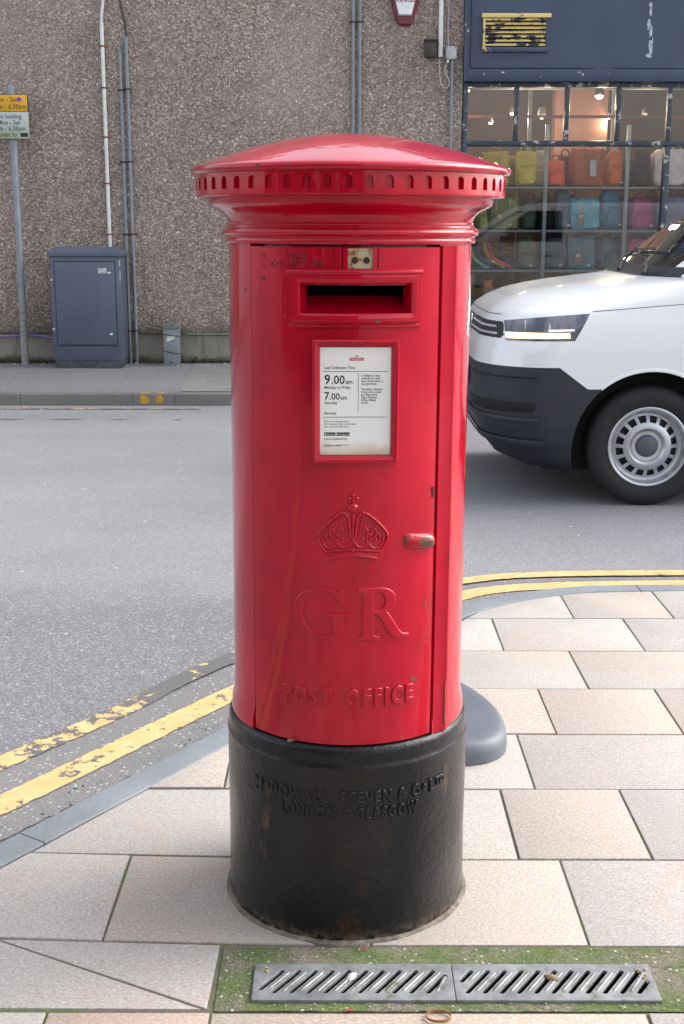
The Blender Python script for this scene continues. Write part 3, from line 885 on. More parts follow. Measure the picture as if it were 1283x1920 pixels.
def raised(parts, R_, mat, name, parent, ext=.0022, bev=.001, off=.001):
    bm = B()
    for (s_, size, a, z, sx, sp_) in parts:
        t = text_bm(s_, size, ext, bev, off, sx=sx, space=sp_, bres=3)
        refine(t, .010)
        bend(t, R_, a, z); merge(bm, t)
    return obj(name, bm, mat, parent, 65)
raised([("M", .034, -44.5, .3055, .9, 1), ("c", .023, -39.3, .3135, .9, 1), ("DOWALL, STEVEN & C", .034, -1.6, .3060, .74, 1.30), ("o", .022, 37.3, .3135, .95, 1), ("L", .034, 41.6, .3060, .8, 1), ("TD", .021, 47.0, .3150, .9, 1.1),
        ("LONDON & GLASGOW", .034, .8, .2720, .64, 1.34)], .2564, BLACK, 'founders_lettering', base, .0006, .0021, .0001)
for w__, a__ in (("POST", -19.6), ("OFFICE", 15.0)):
    raised([(w__, .0460, a__, .5065, .70, 1.42)], RD, RED2, 'raised_word', door, .0012, .0024, .0013)
raised([("NEXT", .0180, -24.4, 1.3610, .95, 1.15), ("COLLECTION", .0180, -24.6, 1.3450, .88, 1.1)], RD, REDG, 'next_collection_lettering', door, .0012, .0006, .0003)

# royal cipher G R
def arc(cx_, cy_, rx, ry, a0, a1, n=18):
    return [(cx_ + rx * cos(radians(a0 + (a1 - a0) * i / n)), cy_ + ry * sin(radians(a0 + (a1 - a0) * i / n))) for i in range(n + 1)]
G = arc(.50, .5, .50, .50, 52, 312, 34) + [(.865, .145), (.885, .18), (.885, .40), (.90, .435), (1.0, .452), (1.0, .485), (.56, .485), (.56, .452), (.70, .435), (.735, .40), (.735, .115)] + arc(.55, .5, .400, .462, -62, -302, 34) + [(.80, .80), (.845, .69), (.875, .69), (.875, .985), (.850, .985), (.825, .925)]
Rr = [(0, 0), (0, .03), (.085, .05), (.105, .09), (.105, .91), (.085, .95), (0, .97), (0, 1), (.42, 1)] + arc(.42, .76, .30, .24, 84, -72, 16) + [(.57, .50), (.80, .13), (.88, .055), (1.0, .03), (1.0, 0), (.76, 0), (.69, .03), (.62, .12), (.42, .46), (.37, .50), (.285, .50), (.285, .09), (.305, .05), (.395, .03), (.395, 0)]
Rh = [(.285, .945), (.38, .95)] + arc(.39, .75, .155, .20, 85, -85, 12) + [(.285, .545)]
bm = B()
for loops, a, z, sx, sy in (([G], -25.3, .6440, .108, .099), ([Rr, Rh], 4.2, .6420, .101, .101)):
    t = poly_bm([[(x * sx, y * sy) for x, y in lp] for lp in loops], .0012, .0026, 3)
    refine(t, .008, 5); bend(t, RD, a, z); merge(bm, t)
obj('royal_cipher', bm, RED2, door, 28)

# crown in relief
def onc(a, z, h=0.0, R_=RD): return cy(a, R_ + h, z)
U = .000127; CA = 1.7; CZ = .8010
def cm(dx, h, out=0.0): return onc(CA + math.degrees(dx * U / RD), CZ + h * U, out)
bm = B()
def ctube(pts, r, out=.001, n=6):
    P = catmull([(p[0], p[1], 0) for p in pts], n)
    tube(bm, [cm(p.x, p.y, out) for p in P], r, 8)
def bead(dx, h, r, out=.0015):
    bmesh.ops.create_icosphere(bm, subdivisions=2, radius=r, matrix=Matrix.Translation(cm(dx, h, out)))
for s in (-1, 1):
    A_ = [(s * 525, 365), (s * 470, 450), (s * 380, 550), (s * 270, 650), (s * 180, 712), (s * 115, 715), (s * 75, 650), (s * 52, 540), (s * 42, 420), (s * 38, 350)]
    ctube(A_, .0030, .0012)
    ctube([(s * 470, 345), (s * 420, 430), (s * 330, 530), (s * 230, 620), (s * 160, 650), (s * 125, 600), (s * 105, 480), (s * 95, 370)], .0018, .0010)
    P = catmull([(p[0], p[1], 0) for p in A_[:6]], 40); acc = 0
    for i in range(1, len(P)):
        acc += (P[i] - P[i - 1]).length
        if acc > 46: acc = 0; bead(P[i].x, P[i].y + 8, .0028, .0034)
    ctube([(s * 528, 350), (s * 515, 290), (s * 460, 190), (s * 405, 110)], .0026)
    ctube([(s * 455, 330), (s * 440, 230), (s * 370, 170), (s * 290, 185), (s * 240, 250), (s * 250, 310), (s * 300, 320)], .0024)
    ctube([(s * 200, 320), (s * 215, 240), (s * 160, 200), (s * 80, 205), (s * 15, 280)], .0026)
    ctube([(s * 300, 330), (s * 345, 400), (s * 330, 470), (s * 280, 440), (s * 290, 380)], .0024)
    ctube([(s * 200, 330), (s * 215, 430), (s * 175, 500), (s * 150, 430)], .0026)
    ctube([(s * 390, 300), (s * 400, 370), (s * 370, 420)], .0026)
    for dx, h, r in ((250, 385, .0040), (340, 300, .0036), (150, 330, .0036), (400, 120, .0032), (230, 130, .0034), (350, 60, .003)): bead(s * dx, h, r, .0005)
for i in range(7): bead(0, 690 - i * 42, .0026 - .0001 * i, .0028)
ctube([(0, 700), (0, 300)], .0030, .0002)
ctube([(-355, 12), (-200, 52), (0, 68), (200, 52), (355, 12)], .0042, .0010)
ctube([(-372, 62), (-200, 92), (0, 104), (200, 92), (372, 62)], .0022, .0010)
ctube([(-405, 118), (-200, 150), (0, 162), (200, 150), (405, 118)], .0026, .0012)
bead(0, 140, .0042, .0008); bead(0, 300, .003, .002)
bmesh.ops.create_icosphere(bm, subdivisions=3, radius=.0098, matrix=Matrix.Translation(cm(0, 800, .001)) @ Matrix.Diagonal((1, .75, .95, 1)))
ctube([(-75, 800), (0, 790), (75, 800)], .0018, .0080)
for p in ([(0, 870), (0, 990)], [(-48, 940), (48, 940)]): ctube(p, .0030, .0022)
for dx, h in ((0, 990), (-55, 940), (55, 940)): bead(dx, h, .0042, .002)
obj('crown', bm, RED2, door, 60)

# handle lug, keyhole, screw bumps
bm = B()
g = []
for i in range(21):
    u = -1 + 2 * i / 20; a = 33.2 + u * 8.6
    k_ = (1 - abs(u) ** 5) ** .5
    row = []
    for j in range(13):
        t = pi * j / 12 - pi / 2
        row.append(bm.verts.new(onc(a, .829 + .0155 * sin(t) * (.55 + .45 * k_) - u * .004, -.004 + (.004 + .020 * (.35 + .65 * (u + 1) / 2)) * cos(t) ** .7 * k_)))
    g.append(row)
for i in range(20):
    for j in range(12): bm.faces.new((g[i][j], g[i + 1][j], g[i + 1][j + 1], g[i][j + 1]))
obj('handle', bm, red_paint('red_paint_chipped_handle', .56), door, 60)
bm = B()
t = poly_bm([[(.0045 * cos(radians(a)), .006 + .0045 * sin(radians(a))) for a in range(-50, 231, 20)] + [(-.0024, -.011), (.0024, -.011)]], .0006, 0)
bend(t, RD + .0002, 41.2, .921); merge(bm, t)
obj('keyhole', bm, HOLE, door, 0)
bm = B()
for z in (1.3655, 1.3455, 1.3250):
    lathe_pts = [(.0035 * cos(a), .0035 * sin(a)) for a in [2 * pi * i / 10 for i in range(10)]]
    tube(bm, [onc(-41.6 + math.degrees(x / RD), z + y, .0004) for x, y in lathe_pts + lathe_pts[:1]], .0011, 6)
obj('screw_plug', bm, REDG, door, 60)

# mitred moulded frames -----------------------------------------------
def ring_frame(bm, u0, u1, v0, v1, prof, fn, n=18):
    rows = []
    for ins, h in prof:
        a, b, c, d = u0 + ins, u1 - ins, v0 + ins, v1 - ins
        pts = []
        for i in range(n): pts.append((a + (b - a) * i / n, c))
        for i in range(n): pts.append((b, c + (d - c) * i / n))
        for i in range(n): pts.append((b + (a - b) * i / n, d))
        for i in range(n): pts.append((a, d + (c - d) * i / n))
        rows.append([bm.verts.new(fn(u, v, h)) for u, v in pts])
    m = len(rows[0])
    for r0, r1 in zip(rows[:-1], rows[1:]):
        for k in range(m):
            q = (k + 1) % m; bm.faces.new((r0[k], r0[q], r1[q], r1[k]))
bm = B()
fn = lambda u, v, h: onc(2.5 + math.degrees(u / RD), v, h)
ring_frame(bm, -.1300, .1270, 1.2370, 1.3450, [(0, -.002), (.0004, .003), (.0018, .0048), (.0060, .0050), (.0080, .0040), (.0090, .0045), (.0105, .0095), (.0125, .0118), (.0170, .0122), (.0200, .0120), (.0235, .0112), (.0262, .0100), (.0275, .0080), (.0278, -.0200)], fn)
obj('aperture_frame', bm, RED, door, 28)
# hood bar across the top of the frame
bm = B()
tube(bm, [onc(a, 1.3375, .0085) for a in [-27.4 + i * 58.6 / 30 for i in range(31)]], .0050, 10)
obj('aperture_hood', bm, RED, door, 40)
# inner chute
bm = B()
zb, zt = 1.2635, 1.3150
L = [(-.083, zb), (-.083, zt), (.110, zt), (.110, zb)]
pts = {}
def q4(*p): bm.faces.new([bm.verts.new(x) for x in p])
yF, yB = -.218, -.085
q4((-.083, yF, zb - .004), (.110, yF, zb - .004), (.110, -.165, zb + .028), (-.083, -.165, zb + .028))
q4((-.083, -.165, zb + .028), (.110, -.165, zb + .028), (.110, yB, zb + .033), (-.083, yB, zb + .033))
obj('chute', bm, RED2, pb, 0)
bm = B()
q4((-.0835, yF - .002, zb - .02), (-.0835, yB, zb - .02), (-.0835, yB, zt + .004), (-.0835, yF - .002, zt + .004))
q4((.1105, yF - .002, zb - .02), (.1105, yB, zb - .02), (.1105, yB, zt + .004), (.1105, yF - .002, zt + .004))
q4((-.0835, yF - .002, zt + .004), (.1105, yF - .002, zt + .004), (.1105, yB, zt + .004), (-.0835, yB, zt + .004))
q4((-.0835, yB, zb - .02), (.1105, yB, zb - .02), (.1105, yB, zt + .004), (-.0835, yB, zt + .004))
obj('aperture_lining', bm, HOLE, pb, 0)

# collection notice: flat plate in a moulded frame, turned a few degrees right
NA = radians(2.35)
NM_ = Matrix.Translation((0.0, 0, 1.1035)) @ Matrix.Rotation(NA, 4, 'Z')
def nf(u, v, h): return NM_ @ Vector((u, -h, v))
bm = B()
ring_frame(bm, -.0800, .0800, -.1145, .1145, [(0, .205), (0, .2520), (.0012, .2545), (.0035, .2555), (.0062, .2550), (.0085, .2530), (.0135, .2490), (.0145, .2450), (.0150, .2410)], nf, 4)
nfr = obj('notice_frame', bm, RED, door, 28)
plate = bpy.data.objects.new('notice_plate', None)
bm = B()
g = [[bm.verts.new((x, -.2452, z)) for z in (-.0995, 0, .0995)] for x in (-.0652, 0, .0652)]
for i in range(2):
    for j in range(2): bm.faces.new((g[i][j], g[i + 1][j], g[i + 1][j + 1], g[i][j + 1]))
plate = obj('notice_plate', bm, PAPER, door, 0)
plate.matrix_local = NM_
def line_obj(name, s_, size, x, y, z, off, mat, parent, sx=.93, align='LEFT', ext=0.0, space=1.0):
    if ' ' in s_ and size > .05:
        def wid(q):
            m_ = text_bm(q, size, 0, 0, 0, 'LEFT', res=1, sx=sx, space=space)
            v_ = max(v.co.x for v in m_.verts); m_.free(); return v_
        full = wid(s_); x0_ = x - full / 2 if align == 'CENTER' else x; pre = ''
        for w_ in s_.split(' '):
            line_obj(name, w_, size, x0_ + wid(pre + w_) - wid(w_), y, z, off, mat, parent, sx, 'LEFT', ext, space); pre += w_ + ' '
        return
    t = text_bm(s_, size, ext, 0, off, align, res=2, sx=sx, space=space); b_ = B()
    merge(b_, t, Matrix.Translation((x, y, z)) @ UPRIGHT)
    return obj(name, b_, mat, parent, 0, recalc=False)
def notice_text(items, mat, name, y=-.2455):
    for s_, size, x, z, off in items:
        if s_: line_obj(name, s_, size, x, y, z, off, mat, plate)
X0 = -.0575
notice_text([("Last Collection Time", .0072, X0, .0600, .00006), ("Monday to Friday", .0074, X0, .0235, .00006), ("Saturday", .0074, X0, -.0050, .00006), ("Services", .0074, X0, -.0240, .00006)] +
            [(s_, .0052, .0105, .0460 - i * .0050, .00008) for i, s_ in enumerate(["A 6.00pm or later", "collection is made", "from the Postbox at", "George Street", "", "The latest collection", "in the area is made", "at 6.45pm from", "Oban Delivery", "Office, Albany", "Street"])] +
            [(s_, .0050, X0, -.0385 - i * .0049, 0) for i, s_ in enumerate(["Find us on the app store.", "For locating other services near", "you - scan the QR code"])] +
            [("www.royalmail.com", .0058, X0, -.0715, .00005), ("Postbox number", .0052, X0, -.0835, .0001)], INK, 'printed_line')
for parts_, nm_ in (([("9", .0245, X0, .0325, .0004), (".00", .0225, X0 + .0125, .0325, .0003), ("am", .0120, X0 + .0390, .0325, .0001)], 'weekday_time'),
                    ([("7", .0200, X0, .0035, .0003), (".00", .0172, X0 + .0095, .0035, .0002), ("am", .0108, X0 + .0300, .0035, .0001)], 'saturday_time')):
    b3 = B()
    for s_, size, x, z, off in parts_: merge(b3, text_bm(s_, size, 0, 0, off, 'LEFT', res=2, sx=.93), Matrix.Translation((x, -.2455, z)) @ UPRIGHT)
    obj(nm_, b3, INK, plate, 0, recalc=False)
for x0, x1, z in ((-.0600, .0600, .0553), (-.0600, .0585, -.0290)): boxobj('printed_rule', (x0, x1, -.2456, -.2454, z - .0004, z + .0004), INK, plate, 0)
boxobj('printed_divider', (.0050, .0056, -.2456, -.2454, -.0170, .0520), INK, plate, 0)
ap = boxobj('app_badge', (-.0575, -.0365, -.2456, -.2454, -.0640, -.0575), INK, plate, 0); gp = boxobj('app_badge', (-.0345, -.0105, -.2456, -.2454, -.0640, -.0575), INK, plate, 0)
for s_, size, x, z, off in (("App Store", .0045, -.0525, -.0628, .00006), ("Google Play", .0045, -.0295, -.0628, .00006), ("Download on the", .0018, -.0525, -.0590, 0), ("GET IT ON", .0018, -.0295, -.0590, 0)):
    line_obj('badge_print', s_, size, x, -.2460, z, off, INKW, plate)
t = poly_bm([[(0, 0), (.0032, .0020), (0, .0040)]], 0, 0); merge(b3 := B(), t, Matrix.Translation((-.0335, -.2460, -.0628)) @ UPRIGHT); obj('badge_symbol', b3, INKW, plate, 0, recalc=False)
t = poly_bm([arc(0, 0, .0016, .0020, 0, 345, 14)], 0, 0); merge(b3 := B(), t, Matrix.Translation((-.0550, -.2460, -.0610)) @ UPRIGHT); obj('badge_symbol', b3, INKW, plate, 0, recalc=False)
boxobj('mail_logo', (-.0108, .0148, -.2457, -.2454, .0750, .0805), INKR, plate, 0)
t = poly_bm([[(-.0030, 0), (.0030, 0), (.0026, .0022), (.0012, .0014), (0, .0026), (-.0012, .0014), (-.0026, .0022)]], 0, 0); merge(b3 := B(), t, Matrix.Translation((.0020, -.2456, .0825)) @ UPRIGHT)
obj('logo_crown', b3, INKR, plate, 0, recalc=False)
line_obj('logo_print', "Royal Mail", .0050, .0020, -.2460, .0762, .00008, INKW, plate, .95, 'CENTER')
notice_text([("PA34 301", .0052, -.0260, -.0835, 0)], INKF, 'faded_line')

CHIPM = simple("old_paint_chip", (.12, .075, .045), .7, var=.5, vs=90)
for a_, z_, w_, h_, R__, par in ((11.3, 1.2505, .006, .0022, RD + .0135, door), (31.5, .5500, .0050, .0048, RD, door), (33.3, .5440, .0030, .0030, RD, door), (3.5, .5330, .003, .0040, RD, door), (-31.8, 1.5225, .0050, .0028, .3131, pb), (-20.6, 1.5225, .0032, .0022, .3131, pb),
                               (-48.2, .902, .0022, .0030, RD, door), (38.0, .70, .0014, .010, RD, door), (50.5, .50, .0013, .030, .2535, pb), (50.8, .455, .0018, .020, .2535, pb), (51.0, .78, .0008, .012, .2540, pb), (-56, 1.30, .0020, .0040, R, pb), (-58, .80, .0016, .0030, R, pb)):
    t = poly_bm([[(w_ * cos(q) * (1 + .3 * mnoise.noise(Vector((cos(q) * 2, sin(q) * 2, a_)))), h_ * sin(q) * (1 + .4 * mnoise.noise(Vector((cos(q) * 2, sin(q) * 2, a_ + 9))))) for q in [2 * pi * i / 16 for i in range(16)]]], .0003, 0)
    bend(t, R__ + .0002, a_, z_); obj('paint_chip', t, CHIPM, par, 0)
bm = B()
for i in range(3): bmesh.ops.create_icosphere(bm, subdivisions=2, radius=.0055 - .001 * i, matrix=Matrix.Translation((-.1135 + .004 * i, -.2235 - .001 * i, .4255 + .001 * i)) @ Matrix.Rotation(.6 * i, 4, 'Z') @ Matrix.Diagonal((1, .5, .6, 1)))
tag(obj('dead_leaf', bm, simple("curled_leaf", (.20, .14, .09), .8, var=.4, vs=120), smooth=60), 'curled brown leaf scrap stuck on the black rim under the red door', 'leaf')

# enamel tab holder
bm = B(); curved_panel(bm, -1.4, 9.4, 1.3440, 1.3795, .238, .2475)
tab = obj('tab_plate', bm, ENAMEL, door, 30)
bm = B()
for a in (1.6, 6.6):
    t = poly_bm([arc(0, 0, .0058, .0062, 0, 340, 16)], .0006, 0); bend(t, .2478, a, 1.3585); merge(bm, t)
obj('tab_rust_hole', bm, simple("rust_black", (.035, .018, .012), .8, var=.6, vs=80), tab, 0)
bm = B()
for a0, a1, z0, z1, h in ((-3.2, -1.2, 1.3360, 1.3810, .0075), (9.2, 11.0, 1.3360, 1.3810, .0085), (-1.2, 9.2, 1.3365, 1.3425, .0045)):
    curved_panel(bm, a0, a1, z0, z1, .236, RD + h)
obj('tab_holder', bm, RED2, door, 30)
for a0_, a1_, h_ in ((11.6, 14.6, .006), (-6.6, -3.8, .0035)):
    bm = B(); curved_panel(bm, a0_, a1_, 1.3390, 1.3805, .236, RD + h_); obj('tab_guide', bm, RED2, door, 50)
# torn sticker remains on the right flank
bm = B()
P = [(0, 0), (.006, .010), (.001, .018), (.010, .028), (.004, .036), (.014, .046), (.009, .060), (.018, .070), (.016, .088), (.026, .094), (.040, .06), (.040, .036), (.030, .030), (.024, .018), (.018, .006), (.008, -.006)]
t = poly_bm([P], .0003, 0); bend(t, R + .0005, 71.5, 1.215); merge(bm, t)
obj('torn_sticker', bm, WHITE, pb, 0)
# mortar ring round the foot
bm = B(); rows = []
for i in range(181):
    a = 2 * i; o_ = .2645 + .004 * mnoise.noise(Vector((cos(radians(a)) * 3, sin(radians(a)) * 3, 0)))
    hh = .0035 + .002 * mnoise.noise(Vector((cos(radians(a)) * 14, sin(radians(a)) * 14, 5)))
    rows.append([bm.verts.new(cy(a, r_, z_)) for r_, z_ in ((.250, .004), (.2570, hh + .002), (.2600, hh), (o_, .0016), (o_ + .0008, -.004))])
for a, b in zip(rows[:-1], rows[1:]):
    for k in range(4): bm.faces.new((a[k], b[k], b[k + 1], a[k + 1]))
tag(obj('mortar_ring', bm, MORTAR, None, 60), 'rough ring of mortar round the foot of the pillar box', 'mortar')

# =================================================================== DRAIN GRATES
def grate(x0, x1, y0, y1, label, nsl, first):
    t = thing('drain_grate', label, 'drain grate', ((x0 + x1) / 2, (y0 + y1) / 2, .0015), 0, 'galvanised drain grates')
    hw, hh = (x1 - x0) / 2, (y1 - y0) / 2
    loops = [[(-hw, -hh), (hw, -hh), (hw, hh), (-hw, hh)]]
    ribs = []
    def capsule(ax, ay, bx, by, r):
        d = math.atan2(by - ay, bx - ax)
        return [(ax + r * cos(d + pi / 2 + pi * i / 6), ay + r * sin(d + pi / 2 + pi * i / 6)) for i in range(7)] + [(bx + r * cos(d - pi / 2 + pi * i / 6), by + r * sin(d - pi / 2 + pi * i / 6)) for i in range(7)]
    step = .0325; sl = .045; yy = .033
    for i in range(nsl):
        cx_ = -hw + first + step * i
        ax, ay, bx, by = cx_ - sl / 2, -yy, cx_ + sl / 2, yy
        if bx > hw - .012: 
            t_ = (hw - .014 - ax) / (bx - ax)
            bx = ax + (bx - ax) * t_; by = ay + (by - ay) * t_
        if ax < -hw + .014:
            t_ = (-hw + .014 - ax) / (bx - ax)
            ax, ay = ax + (bx - ax) * t_, ay + (by - ay) * t_
        if bx - ax < .004: continue
        loops.append(capsule(ax, ay, bx, by, .0062))
        if i < nsl - 1: ribs.append((ax + step / 2, ay, bx + step / 2 if bx + step / 2 < hw - .012 else hw - .012, by))
    bm = poly_bm(loops, .003, .0010)
    obj('frame', bm, STEEL, t, 30, recalc=False)
    bm = B()
    for ax, ay, bx, by in ribs:
        tube(bm, [(ax, ay, .0016), (ax + (bx - ax) * .1, ay + (by - ay) * .1, .0028), (ax + (bx - ax) * .9, ay + (by - ay) * .9, .0028), (bx, by, .0016)], [.002, .0036, .0036, .002], 8)
    obj('rib', bm, STEEL, t, 60)
    return t
g1 = grate(-.1785, .2030, -.4560, -.3390, 'left galvanised drain grate with moss greened slots, touching the other grate on its right', 12, .030)
g2 = grate(.2065, .5900, -.4560, -.3390, 'right galvanised drain grate with grit in its end slots', 12, .012)
# debris on the grates
bm = B()
for (x, y, r) in ((.394, -.385, .011), (.402, -.392, .008), (.388, -.379, .007)):
    bmesh.ops.create_icosphere(bm, subdivisions=2, radius=r, matrix=Matrix.Translation((x, y, .006)) @ Matrix.Diagonal((1, .7, .5, 1)))
for v in bm.verts: v.co += Vector((0, 0, 1)) * .003 * mnoise.noise(v.co * 200)
tag(obj('dead_leaf', bm, simple("dry_leaf", (.22, .17, .09), .8, var=.4, vs=80), smooth=60), 'crumpled dry leaf caught in the middle of the right grate', 'leaf')
bm = B(); tube(bm, [(.000, -.392, .0055), (.006, -.386, .008), (.012, -.378, .007), (.019, -.374, .006)], [.002, .006, .005, .002], 8); tube(bm, [(.004, -.396, .006), (.013, -.388, .007), (.016, -.383, .006)], [.002, .004, .002], 8)
tag(obj('chewed_gum', bm, simple("pale_gum", (.42, .42, .38), .6), smooth=60), 'pale lump of chewed gum on the left grate', 'gum')
bm = B()
for i in range(14):
    bmesh.ops.create_icosphere(bm, subdivisions=1, radius=random.uniform(.0015, .0035), matrix=Matrix.Translation((random.uniform(.555, .585), random.uniform(-.40, -.355), .0062)))
for i in range(7):
    bmesh.ops.create_icosphere(bm, subdivisions=1, radius=random.uniform(.0012, .003), matrix=Matrix.Translation((random.uniform(-.17, -.15), random.uniform(-.37, -.352), .0062)))
tag(obj('grate_grit', bm, simple("ochre_grit", (.36, .26, .12), .8, var=.5, vs=90), smooth=60), kind='stuff')
# rubber band loop
bm = B(); rows = []
for i in range(49):
    a = 2 * pi * i / 48; x = .168 + .0225 * cos(a); y = -.5040 + .0155 * sin(a)
    rows.append([bm.verts.new((x, y, .0012)), bm.verts.new((x, y, .0068)), bm.verts.new((x * 1 + .0010 * cos(a), y + .001 * sin(a), .0068)), bm.verts.new((x + .0010 * cos(a), y + .001 * sin(a), .0012))])
for a, b in zip(rows[:-1], rows[1:]):
    for k in range(4): bm.faces.new((a[k], a[(k + 1) % 4], b[(k + 1) % 4], b[k]))
tag(obj('rubber_band', bm, BAND, smooth=50), 'brown rubber band lying in a loop on the peach slab below the drain', 'rubber band')
PETAL = simple("red_scrap", (.32, .05, .05), .6)
for x, y, r, lab in ((.004, -.484, .0065, 'red petal scrap below the left grate'), (.037, -.283, .004, 'tiny red scrap in the moss in front of the pillar box base')):
    bm = B(); P = [bm.verts.new((x + r * cos(t_) * (1 + .3 * sin(2 * t_)), y + r * .7 * sin(t_), .0035 + .0012 * sin(3 * t_))) for t_ in [2 * pi * i / 12 for i in range(12)]]
    bm.faces.new(P); bmesh.ops.extrude_face_region(bm, geom=bm.faces[:])
    tag(obj('red_scrap', bm, PETAL, smooth=60), lab, 'litter')
# =================================================================== SIGN FOOT behind the box
t = thing('sign_weight', 'grey rubber sign weight lying on the paving behind the pillar box', 'sign weight', (.27, .86, 0))
bm = B()
outl = catmull([(-.22, -.20, 0), (-.10, -.255, 0), (.03, -.262, 0), (.12, -.235, 0), (.172, -.165, 0), (.182, -.06, 0), (.165, .06, 0), (.11, .20, 0), (.03, .32, 0), (-.08, .37, 0), (-.18, .33, 0), (-.25, .18, 0), (-.27, 0, 0), (-.25, -.12, 0), (-.22, -.20, 0)], 6)[:-1]
rows = []
for s_, z in ((1.0, .0), (1.0, .030), (.985, .048), (.95, .058), (.90, .0625), (.80, .0630), (.5, .066), (.2, .070)):
    rows.append([bm.verts.new((p.x * s_ - .04 * (1 - s_), p.y * s_ + .03 * (1 - s_), z)) for p in outl])
for r0, r1 in zip(rows[:-1], rows[1:]):
    for k in range(len(outl)):
        q = (k + 1) % len(outl); bm.faces.new((r0[k], r0[q], r1[q], r1[k]))
bm.faces.new(rows[-1])
obj('rubber_block', bm, RUBBER, t, 40)
bm = B(); lathe(bm, [(.030, .06), (.030, .11), (.022, .115), (.022, .07)], 24, center=(-.13, .02, 0)); obj('socket', bm, RUBBER, t)

# =================================================================== ROUGHCAST WALL
wall = thing('roughcast_wall', 'pebble dashed gable wall with cement plinth across the street', 'wall', (0, 0, 0))
bm = B(); box(bm, -14, 1.168, W, W + .35, .335, 7.5); obj('render', bm, ROUGHCAST, wall, 0)
bm = B()
box(bm, -14, 1.160, W + .035, W + .34, -.05, .334)
obj('plinth', bm, PLINTH, wall, 0)
bm = B(); box(bm, -1.62, 1.16, W - .006, W + .036, .322, .3345, .002); obj('drip_edge', bm, simple("pale_green_ledge", (.24, .29, .26), .7), wall)
bm = B()
for i in range(1500):
    x = random.uniform(-4.5, 1.0); lump = max(0, mnoise.noise(Vector((x * 2.3, 0, 0)))) * 2.2 + .25; hgt = abs(random.gauss(0, .020)) * lump * (1.8 if (-1.4 < x < -.9 or x < -2.9) else .9)
    bmesh.ops.create_icosphere(bm, subdivisions=1, radius=random.uniform(.008, .022), matrix=Matrix.Translation((x, W + .03 - abs(random.gauss(0, .018)), .026 + hgt)))
tag(obj('wall_foot_moss', bm, simple("dark_moss", (.036, .034, .018), .95, var=.8, vs=20, bs=60, bd=.006), smooth=60), kind='stuff')
sp = [(random.uniform(-4, .5), W - random.uniform(.02, .28), .03, random.uniform(.006, .016)) for _ in range(60)]
pebbles('wall_foot_litter', sp, simple("litter_pale", (.5, .5, .45), .8, var=.5, vs=40))
sp = [(random.uniform(-3.6, 0), random.uniform(8.35, 10), .022, random.uniform(.004, .012)) for _ in range(50)]
pebbles('far_pavement_litter', sp, simple("litter_pale_b", (.42, .42, .4), .8, var=.4, vs=40))

# pipes ----------------------------------------------------------------
def pipe(name, x, z0, z1, r, mat, label, clips, cmat, cat='pipe', extra=None, group=None, y=W - .03):
    t = thing(name, label, cat, (x, y, z0), 0, group)
    bm = B(); tube(bm, [(0, 0, 0), (0, 0, (z1 - z0) * .5), (0, 0, z1 - z0)], r, 14)
    if extra: extra(bm, z1 - z0)
    obj('tube', bm, mat, t)
    for z in clips:
        bm = B()
        tube(bm, [(-.034, .012, z - z0), (-.020, .002, z - z0), (-.012, -r * .6, z - z0), (0, -r - .003, z - z0), (.012, -r * .6, z - z0), (.020, .002, z - z0), (.034, .012, z - z0)], .0085, 8)
        bmesh.ops.scale(bm, vec=(1, 1, 1), verts=bm.verts)
        obj('clip', bm, cmat, t)
    return t
pipe('white_pipe', -2.350, 1.19, 3.33, .019, WHITEPIPE, 'white painted pipe with rusty clips rising from the cabinet', [3.113, 2.727, 2.263, 1.818, 1.324], RUSTY,
     extra=lambda bm, L: tube(bm, [(0, 0, L), (.002, 0, L + .06), (.03, .0, L + .24), (.035, 0, L + .7)], .014, 10))
pipe('grey_conduit', -2.182, .02, 3.06, .016, GREYPIPE, 'shorter grey conduit, left of the close pair beside the cabinet', [2.707, 2.024, 1.324, .364], RUSTD, 'conduit',
     extra=lambda bm, L: tube(bm, [(0, 0, L - .01), (-.002, 0, L + .035), (-.004, 0, L + .08)], [.018, .010, .003], 8), group='grey conduits on the roughcast wall')
pipe('grey_conduit', -2.118, .02, 3.205, .018, GREYPIPE, 'taller grey conduit topped by a dark cable, right of the close pair beside the cabinet', [2.715, 2.030, 1.326, .364], RUSTD, 'conduit', group='grey conduits on the roughcast wall')
bm = B(); tube(bm, [tuple(p) for p in catmull([(-2.118, W - .03, 3.19), (-2.122, W - .03, 3.30), (-2.155, W - .03, 3.48), (-2.185, W - .03, 3.62), (-2.2, W - .03, 3.9), (-2.2, W - .03, 4.3)], 6)], .010, 8)
tag(obj('black_cable', bm, DGREY), 'black cable rising from the taller conduit', 'cable')
pipe('grey_conduit', .091, .34, 6.8, .017, GREYPIPE, 'grey conduit behind the cap of the pillar box, left one of two', [3.339], RUSTD, 'conduit', group='grey conduits on the roughcast wall')
pipe('grey_conduit', .156, .34, 6.8, .017, GREYPIPE, 'grey conduit behind the cap of the pillar box, right one of two', [3.341], RUSTD, 'conduit', group='grey conduits on the roughcast wall')
t = pipe('box_conduit', 1.058, .35, 3.0, .016, GREYPIPE, 'grey conduit running down from the small junction box next to the shopfront', [1.2, 2.3], GREYPIPE, 'conduit')
t = thing('trunking', 'white plastic trunking ending beside the junction box', 'trunking', (.942, W, 3.02))
boxobj('channel', (-.020, .020, -.045, 0, 0, 3.2), WHITE, t, .002)
t = thing('junction_box', 'small pale grey junction box on the wall beside the shopfront', 'junction box', (1.045, W, 2.985))
boxobj('case', (-.052, .052, -.065, 0, .01, .13), simple("pale_grey_plastic", (.36, .38, .40), .5), t, .006)
for x_, z_ in ((-.042, .02), (.042, .02), (-.042, .12), (.042, .12)): boxobj('screw', (x_ - .006, x_ + .006, -.069, -.064, z_ - .006, z_ + .006), GREYPIPE, t, .001)
